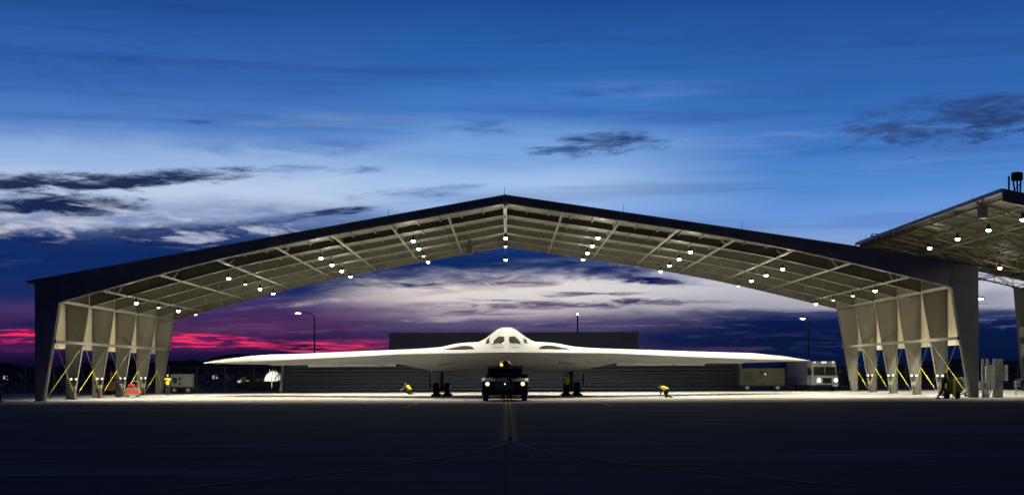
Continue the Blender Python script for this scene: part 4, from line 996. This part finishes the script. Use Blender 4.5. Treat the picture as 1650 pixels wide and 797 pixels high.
# switchgear rack
t = thing('switchgear_rack', 'grey outdoor electrical cabinets on a post rack right of the shelter', 'electrical rack', (pxX(1603, 97), 97, 0))
def sx_(p): return pxX(p, 97)
mb = MB()
for p in (1586, 1593.5, 1604.5, 1608.5, 1612.5, 1616.5): mb.box(sx_(p)-.07, sx_(p)+.07, 97.25, 97.4, 0, 2.68)
mb.build('post', GREYW, t)
mb = MB()
for z in (.9, 1.5, 2.1): mb.box(sx_(1584), sx_(1619), 97.2, 97.245, z, z+.06)
mb.build('rail', GREYW, t)
for a, b, z0_, z1_ in ((1588, 1594.3, .75, 2.2), (1594.6, 1602, .6, 2.22), (1618, 1623, 1.15, 2.25), (1578.5, 1585, .62, 1.12)):
    mb = MB(); mb.box(sx_(a), sx_(b), 96.85, 97.19, z0_, z1_); c = mb.build('cabinet', LIGHTG, t, .02)
    mb = MB(); mb.box(sx_(a)+.04, sx_(b)-.04, 96.835, 96.848, z0_+.05, z1_-.05); c2 = mb.build('door', LIGHTG, c); mb = MB(); mb.box(sx_(b)-.09, sx_(b)-.07, 96.81, 96.834, (z0_+z1_)/2-.08, (z0_+z1_)/2+.08); mb.build('handle', DARK, c)
for p, q in ((1582, 1592), (1590, 1602), (1595, 1608), (1599, 1612), (1603, 1616)):
    mb = MB(); mb.tube((sx_(p), 96.6, .05), (sx_(q), 97.2, 1.05), .035); mb.build('conduit', GREYW, t)
mb = MB(); mb.lathe((sx_(1582), 96.4, 0), (0, 0, 1), [(0, .17), (.3, .17), (.4, .12), (.42, .02)], 14); mb.build('ground_box', LIGHTG, t)
# bollard + dark vehicle at right edge
mb = MB(); mb.lathe((pxX(1637, 106), 106, 0), (0, 0, 1), [(0, .06), (1.05, .06), (1.1, .03)], 12)
tag(mb.build('bollard', mat('grey_bollard_paint', (.2, .2, .2), .6, 0, .1, 3)), 'thin grey bollard standing alone near the right photo edge', 'bollard')
t = thing('parked_car', 'dark parked utility vehicle cut by the right photo edge', 'car', (pxX(1665, 125), 125, 0))
x, y = pxX(1666, 125), 125
mb = MB(); mb.py([(x-1.2, .4), (x-1.25, .8), (x-1.1, 1.05), (x-.6, 1.15), (x-.35, 1.6), (x+1.3, 1.65), (x+1.6, 1.1), (x+1.7, .4)], y, y+1.8); mb.build('body', DARK, t, .06)
mb = MB(); mb.py([(x-.5, 1.17), (x-.28, 1.52), (x+.4, 1.54), (x+.4, 1.17)], y-.015, y-.003); mb.build('side_window', GLASS, t)
for a in (-.7, 1.1):
    mb = MB(); mb.lathe((x+a, y-.05, .35), (0, 1, 0), [(0, .2), (.03, .35), (.2, .35), (.23, .2)], 16); wh = mb.build('wheel', BLACK, t)
    mb = MB(); mb.lathe((x+a, y-.065, .35), (0, 1, 0), [(0, .1), (.01, .2), (.014, .2)], 12); mb.build('hub', GREYW, wh)
mb = MB(); mb.box(x-1.24, x-1.15, y+.1, y+.4, .72, .86); mb.build('headlight', CHROME, t)

# perimeter fences left and right, distant lights
def fence(x0, x1, y, h, label):
    t = thing('chain_link_fence', label, 'fence', ((x0+x1)/2, y, 0), 'perimeter chain link fences')
    n = int(abs(x1-x0)/3)
    for i in range(n+1):
        x = x0+(x1-x0)*i/n; mb = MB(); mb.tube((x, y, 0), (x, y, h+.1), .05, n=6); mb.build('post', CABLE, t)
    mb = MB(); mb.tube((x0, y, h), (x1, y, h), .03, n=6); mb.tube((x0, y, .15), (x1, y, .15), .02, n=6); mb.build('rail', CABLE, t)
    mb = MB(); L_ = x1-x0; st_ = .38; k = int((L_+h)/st_)
    for i in range(k):
        a = x0-h+i*st_
        p0 = (max(a, x0), y, .15+max(0, x0-a)*(h-.15)/h); xe = min(a+h, x1); p1 = (xe, y, .15+(xe-a)*(h-.15)/h)
        mb.add([Vector(p0)+Vector((0, 0, .008)), Vector(p0)-Vector((0, 0, .008)), Vector(p1)-Vector((0, 0, .008)), Vector(p1)+Vector((0, 0, .008))], [(0, 1, 2, 3)])
        mb.add([(p[0] if False else x0+x1-p[0], p[1]+.01, p[2]+q) for p, q in ((p0, .008), (p0, -.008), (p1, -.008), (p1, .008))], [(0, 1, 2, 3)])
    mb.build('mesh', CABLE, t)
fence(-70, -24, 150, 2.6, 'dark chain link fence running behind the left side of the shelter')
fence(31, 70, 150, 2.6, 'dark chain link fence running behind the right side of the shelter')
# tree line far behind the fences
def low_trees(x0, x1, y, label, name='tree_line'):
    mb = MB()
    for i in range(2600):
        x = random.uniform(x0, x1); hh = 1.2+1.6*(.5+.5*math.sin(x*.21)*math.sin(x*.077+1)); z = random.random()**.8*hh; s = random.uniform(.12, .35)
        yy = y+random.uniform(-2, 2); a = Vector((random.gauss(0, 1), random.gauss(0, 1), random.gauss(0, 1))).normalized()*s; b = Vector((random.gauss(0, 1), random.gauss(0, 1), random.gauss(0, 1))).normalized()*s
        c = Vector((x, yy, z+.1)); mb.add([c-a, c-b, c+a, c+b], [(0, 1, 2, 3)])
    o = mb.build(name, mat('dusty_scrub_leaves', (.05, .06, .035), .9, 0, .3, 2)); o['kind'] = 'stuff'; o['label'] = label; o['category'] = 'scrub'
low_trees(-90, -27, 165, 'low dark scrub growing behind the left fence')
low_trees(30, 95, 165, 'low dark scrub growing behind the right fence')
# lit dome behind the deflector end
t = thing('white_dome_tent', 'brightly lit white domed tent behind the left end of the blast deflector', 'tent', (pxX(442, 158), 158, 0))
x, y = pxX(441, 158), 158
mb = MB(); mb.ell((x, y, .9), 1.1, 1.2, 1.25, 20, 12); mb.lathe((x, y, 0), (0, 0, 1), [(0, 1.15), (.9, 1.17)], 20); mb.build('cover', mat('tent_fabric', (.8, .8, .74), .7, 0, .08, 2), t, smooth=40)
mb = MB()
for i in range(5): a = x-.4+i*.35; mb.bar((a, y-1.9, 0), (a+.25, y-1.85, 2.3), .05)
mb.bar((x-.8, y-1.8, .4), (x+1.2, y-1.8, 1.2), .06); mb.build('guy_frame', DARK, t)
sp_ = add_spot((-.9, -5, 3.0), 1800, 45, t, (1, .98, .85), .1); sp_.rotation_euler = (math.radians(68), 0, math.radians(-8))
for q in range(4):
    bx = pxX(398, 150)+q*1.35; mb = MB(); mb.px([(149.7, .0), (149.75, .25), (149.9, .4), (149.93, 1.05), (150.07, 1.05), (150.1, .4), (150.25, .25), (150.3, .0)], bx, bx+1.28)
    tag(mb.build('barrier', DARKG), 'dark road barrier in the row before the lit dome tent, %s' % ('leftmost', 'second from left', 'third from left', 'closest to the blast deflector')[q], 'barrier', 'barriers in a row before the dome tent')
t = thing('distant_truck', 'small pale distant service truck among dim lights left of the lit dome', 'truck', (pxX(410, 175), 175, 0))
x, y = pxX(408, 175), 175
mb = MB(); mb.box(x-1.2, x+1.4, y, y+2, .5, 1.3); mb.box(x-1.9, x-1.25, y+.1, y+1.9, .5, 1.5); mb.build('body', LIGHTG, t, .05)
for a in (-1.5, .9): mb = MB(); mb.lathe((x+a, y-.05, .38), (0, 1, 0), [(0, .2), (.03, .38), (.2, .38), (.23, .2)], 14); mb.build('wheel', BLACK, t)
mb = MB(); mb.box(x-1.95, x-1.55, y-.02, y-.004, .8, 1.05); mb.box(x-1.0, x-.3, y-.02, y-.004, .95, 1.02); mb.build('headlight', mat('dim_yellow_glow', (.8, .8, .5), .5, emit=(1, .95, .6), es=.8), t)
for (px, py), lb in (((10, 606), 'pair of pale lit windows of a far building beyond the left edge'), ((347, 605), 'pair of pale lit windows of a far hut below the left wing tip')):
    d = 400; p = P(px, py, d)
    t = thing('distant_hut', lb.replace('pair of pale lit windows of', 'pair of dim pale windows on'), 'hut', (p.x, d, 0), 'far huts with lit windows')
    mb = MB(); mb.box(p.x-3, p.x+3, d, d+5, 0, 2.1); mb.build('wall', BLDG, t)
    mb = MB(); mb.px([(d-.3, 2.1), (d+5.3, 2.1), (d+2.5, 2.5)], p.x-3.2, p.x+3.2); mb.build('roof', FASCIA, t)
    for a in (-.55, .45): mb = MB(); mb.box(p.x+a-.3, p.x+a+.25, d-.04, d-.002, .35, 1.55); mb.build('window', DISTL, t)

# ------------------------------------------------------------------ people
STAND = dict(pelvis=(0, 0, .95), chest=(0, 0, 1.3), neck=(0, .01, 1.5), head=(0, .03, 1.63),
             shl=(-.19, 0, 1.42), ell=(-.25, -.02, 1.13), hal=(-.24, .10, .88), shr=(.19, 0, 1.42), elr=(.25, -.02, 1.13), har=(.24, .10, .88),
             hil=(-.1, 0, .92), knl=(-.11, .03, .5), anl=(-.12, -.02, .1), tol=(-.13, .17, .05), hir=(.1, 0, .92), knr=(.11, .03, .5), anr=(.12, -.02, .1), tor=(.13, .17, .05))
def person(loc, yaw, label, pose=None, vest=True, hat=None, tape=True, cloth=CLOTH, sit=False):
    J = dict(STAND); J.update(pose or {})
    J = {k: Vector(v) for k, v in J.items()}
    names = ['pelvis', 'chest', 'neck', 'head', 'shl', 'ell', 'hal', 'shr', 'elr', 'har', 'hil', 'knl', 'anl', 'tol', 'hir', 'knr', 'anr', 'tor']
    R = dict(pelvis=.165, chest=.18, neck=.06, head=.075, shl=.09, ell=.066, hal=.042, shr=.09, elr=.066, har=.042, hil=.12, knl=.088, anl=.064, tol=.05, hir=.12, knr=.088, anr=.064, tor=.045)
    E = [('pelvis', 'chest'), ('chest', 'neck'), ('neck', 'head'), ('chest', 'shl'), ('shl', 'ell'), ('ell', 'hal'), ('chest', 'shr'), ('shr', 'elr'), ('elr', 'har'), ('pelvis', 'hil'), ('hil', 'knl'), ('knl', 'anl'), ('anl', 'tol'), ('pelvis', 'hir'), ('hir', 'knr'), ('knr', 'anr'), ('anr', 'tor')]
    me = bpy.data.meshes.new('sk'); me.from_pydata([J[n] for n in names], [(names.index(a), names.index(b)) for a, b in E], [])
    o = bpy.data.objects.new('sk', me); COL.objects.link(o); sk = o.modifiers.new('s', 'SKIN'); sk.use_smooth_shade = True
    for i, nme in enumerate(names):
        sv = me.skin_vertices[0].data[i]; sv.radius = (R[nme], R[nme]*(.78 if nme in ('pelvis', 'chest') else 1)); sv.use_root = (i == 0)
    o.modifiers.new('ss', 'SUBSURF').levels = 2; o.modifiers['ss'].render_levels = 2
    dg = bpy.context.evaluated_depsgraph_get(); m2 = bpy.data.meshes.new_from_object(o.evaluated_get(dg)); bpy.data.objects.remove(o)
    verts = [v.co.copy() for v in m2.vertices]; norms = [v.normal.copy() for v in m2.vertices]; faces = [tuple(p.vertices) for p in m2.polygons]
    def dseg(p, a, b): ab = b-a; t = max(0, min(1, (p-a).dot(ab)/ab.dot(ab))); return (p-a-ab*t).length
    def nearest(p): return min(E, key=lambda e: dseg(p, J[e[0]], J[e[1]])/((R[e[0]]+R[e[1]])/2))
    B = MB(); B.add(verts, faces); matidx = []
    for f in faces:
        c = sum((verts[i] for i in f), Vector())/len(f); e = nearest(c); matidx.append(1 if e == ('neck', 'head') else 0)
    hd = J['head']; up = (hd-J['neck']).normalized(); fw = Vector((0, 1, 0)) if up.y < .6 else Vector((0, .6, -.5)).normalized(); fw = (fw-up*fw.dot(up)).normalized(); sd = fw.cross(up)
    def H(a, b, c): return hd+sd*a+fw*b+up*c
    # head with brow, nose, chin, ears
    n0 = len(B.f); hv = MB()
    def shp(p):
        q = p.copy()
        if p.z < -.1: q.x *= 1-.28*(-p.z-.1); 
        if p.y > .75 and abs(p.x) < .25 and -.35 < p.z < .15: q.y += .22
        if p.y > .6 and -.8 < p.z < -.55: q.y += .08
        return q
    hv.ell((0, 0, 0), .078, .098, .118, 18, 12, shp)
    hv.ell((-.08, 0, -.01), .012, .025, .033, 8, 6); hv.ell((.08, 0, -.01), .012, .025, .033, 8, 6)
    B.add([H(v[0], v[1], v[2]+.04) for v in hv.v], hv.f); matidx += [1]*(len(B.f)-n0)
    n0 = len(B.f)
    for ex in (-.03, .03): ev = MB(); ev.ell((ex, .088, .02), .012, .01, .008, 8, 6); B.add([H(v[0], v[1], v[2]+.04) for v in ev.v], ev.f)
    ev = MB(); ev.ell((0, .088, -.052), .024, .01, .006, 8, 6); B.add([H(v[0], v[1], v[2]+.04) for v in ev.v], ev.f)
    matidx += [2]*(len(B.f)-n0); n0 = len(B.f)
    # hands: palm, four bent fingers, thumb
    for s, (el_, ha) in ((-1, ('ell', 'hal')), (1, ('elr', 'har'))):
        w = J[ha]; d = (w-J[el_]).normalized(); sx = Vector((1, 0, 0)); sx = (sx-d*sx.dot(d)).normalized(); nn = d.cross(sx)
        B.hexa([w-sx*.028-nn*.014, w+sx*.028-nn*.014, w+sx*.028+nn*.014, w-sx*.028+nn*.014], [w+d*.09-sx*.042-nn*.012, w+d*.09+sx*.042-nn*.012, w+d*.09+sx*.042+nn*.012, w+d*.09-sx*.042+nn*.012])
        for q, L_ in enumerate((.06, .075, .07, .055)):
            a = w+d*.088+sx*(-.033+q*.022); b = a+d*L_*.55-nn*.01; c = b+d*L_*.35-nn*.03
            B.tube(a, b, .010, .009, 6); B.tube(b, c, .009, .007, 6)
        a = w+d*.02-sx*s*.03; b = a+d*.04-sx*s*.03; B.tube(a, b, .012, .010, 6); B.tube(b, b+d*.035, .010, .008, 6)
    matidx += [1]*(len(B.f)-n0); n0 = len(B.f)
    for s in 'lr':   # boots
        a, t_ = J['an'+s], J['to'+s]; d = (t_-a); d.z = 0; d = d.normalized() if d.length > .01 else Vector((0, 1, 0)); sx = Vector((-d.y, d.x, 0))
        p = Vector((a.x, a.y, min(a.z, .1)-.1)) if a.z < .2 else a-Vector((0, 0, .08))
        B.hexa([p-d*.07-sx*.045, p+d*.2-sx*.045, p+d*.2+sx*.045, p-d*.07+sx*.045], [p-d*.07-sx*.045+Vector((0, 0, .1)), p+d*.16-sx*.04+Vector((0, 0, .065)), p+d*.16+sx*.04+Vector((0, 0, .065)), p-d*.07+sx*.045+Vector((0, 0, .1))])
    matidx += [2]*(len(B.f)-n0)
    o = B.build('person', cloth); o.data.materials.append(SKIN); o.data.materials.append(BLACK)
    if len(o.data.polygons) == len(matidx): o.data.polygons.foreach_set('material_index', matidx)
    o.data.polygons.foreach_set('use_smooth', [True]*len(o.data.polygons)); o.data.set_sharp_from_angle(angle=math.radians(60))
    tag(o, label, 'person')
    hb = MB()
    if hat:
        hb.ell((0, 0, 0), .094, .112, .10, 16, 10, lambda p: Vector((p.x, p.y, max(p.z, -.05)))); q = MB(); q.add([H(v[0], v[1]-.004, v[2]+.075) for v in hb.v], hb.f)
        v2 = MB(); v2.ell((0, .12, 0), .07, .07, .008, 12, 4); q.add([H(v[0], v[1], v[2]+.075) for v in v2.v], v2.f)
        q.build('cap', hat, o, smooth=50)
    else:
        hb.ell((0, 0, 0), .088, .106, .105, 16, 10, lambda p: Vector((p.x, min(p.y, .55) if p.z < .45 else p.y, p.z))); q = MB(); q.add([H(v[0], v[1]-.014, v[2]+.062) for v in hb.v], hb.f); q.build('hair', HAIR, o, smooth=60)
    if vest:
        tors = {('pelvis', 'chest'), ('chest', 'neck'), ('chest', 'shl'), ('chest', 'shr')}
        fs = []
        ax = (J['neck']-J['pelvis']); L2 = ax.length; axn = ax.normalized()
        for f in faces:
            c = sum((verts[i] for i in f), Vector())/len(f); h_ = (c-J['pelvis']).dot(axn)/L2
            if nearest(c) in tors and -.05 < h_ < .97: fs.append(f)
        used = sorted({i for f in fs for i in f}); idx = {v: k for k, v in enumerate(used)}
        vb = MB(); vb.add([verts[i]+norms[i]*.02 for i in used], [tuple(idx[i] for i in f) for f in fs])
        vo = vb.build('vest', HIVIS, o, smooth=60)
        if tape:
            tb_ = MB(); bk = -fw
            ctr = J['pelvis']+ax*.62; fwd = ax.normalized().cross(Vector((1, 0, 0))).normalized()
            for sg in (-1, 1):
                c = ctr+fwd*sg*.165
                for dxx in (-1, 1): tb_.bar(c+Vector((dxx*.11, 0, 0))+axn*.15, c-Vector((dxx*.11, 0, 0))-axn*.14, .045, .012, up=fwd)
            tb_.build('reflective_tape', REFL, vo)
    o.location = loc; o.rotation_euler.z = yaw
    return o
def gx(px, d): return pxX(px, d)
# yaw: local +Y is forward; yaw=pi -> facing camera, +90deg -> facing photo left
person((gx(270, 119.6), 119.6, 0), math.radians(200), 'person in hi-vis vest and grey cap standing beside the left rear column', dict(elr=(.27, .12, 1.2), har=(.18, .30, 1.42), ell=(-.24, .1, 1.15), hal=(-.1, .26, 1.12)), hat=CAPM)
person((gx(190, 113), 113, 0), math.radians(240), 'person in dark clothes standing beside the orange tool cart', dict(ell=(-.24, .12, 1.15), hal=(-.12, .32, 1.1), elr=(.24, .1, 1.15), har=(.14, .3, 1.05)), vest=False)
squat = dict(pelvis=(0, -.05, .36), chest=(0, .18, .62), neck=(0, .30, .78), head=(0, .38, .87), shl=(-.19, .24, .72), ell=(-.2, .5, .55), hal=(-.14, .72, .42), shr=(.19, .24, .72), elr=(.2, .5, .58), har=(.12, .72, .48),
             hil=(-.1, -.03, .34), knl=(-.17, .36, .40), anl=(-.14, .05, .1), tol=(-.15, .22, .05), hir=(.1, -.03, .34), knr=(.16, .30, .12), anr=(.13, -.12, .12), tor=(.13, -.2, .06))
person((gx(661, 121), 121, 0), math.radians(100), 'person crouching in hi-vis vest on the floor left of the aircraft\'s left main wheels', squat)
bend = dict(pelvis=(0, -.15, .55), chest=(0, .16, .72), neck=(0, .34, .78), head=(0, .44, .80), shl=(-.19, .24, .74), ell=(-.2, .34, .45), hal=(-.16, .42, .18), shr=(.19, .24, .74), elr=(.2, .36, .46), har=(.14, .44, .2),
            hil=(-.1, -.14, .52), knl=(-.14, .14, .34), anl=(-.14, -.08, .1), tol=(-.14, .1, .05), hir=(.1, -.14, .52), knr=(.14, .05, .12), anr=(.13, -.3, .12), tor=(.13, -.36, .05))
person((gx(1072, 101.5)+.05, 101.5, 0), math.radians(80), 'person bending low in hi-vis vest on open floor under the right wing', bend)
person((gx(914, 109), 109, 0), math.radians(170), 'person in dull green vest standing in front of the right main wheels', dict(ell=(-.26, .1, 1.25), hal=(-.2, .25, 1.5), elr=(.24, .12, 1.15), har=(.2, .3, 1.2)), tape=False)
person((gx(1519, 92.9), 92.9, 0), math.radians(-80), 'person in dark clothes pushing the green service cart on the right', dict(pelvis=(0, 0, .92), chest=(0, .1, 1.27), neck=(0, .16, 1.45), head=(0, .21, 1.56), shl=(-.19, .12, 1.38), ell=(-.22, .2, 1.1), hal=(-.2, .4, 1.1), shr=(.19, .12, 1.38), elr=(.22, .2, 1.1), har=(.2, .4, 1.1), knl=(-.11, .25, .52), anl=(-.12, .2, .1), tol=(-.12, .38, .05), knr=(.11, -.12, .5), anr=(.12, -.42, .14), tor=(.12, -.3, .05)), vest=False)
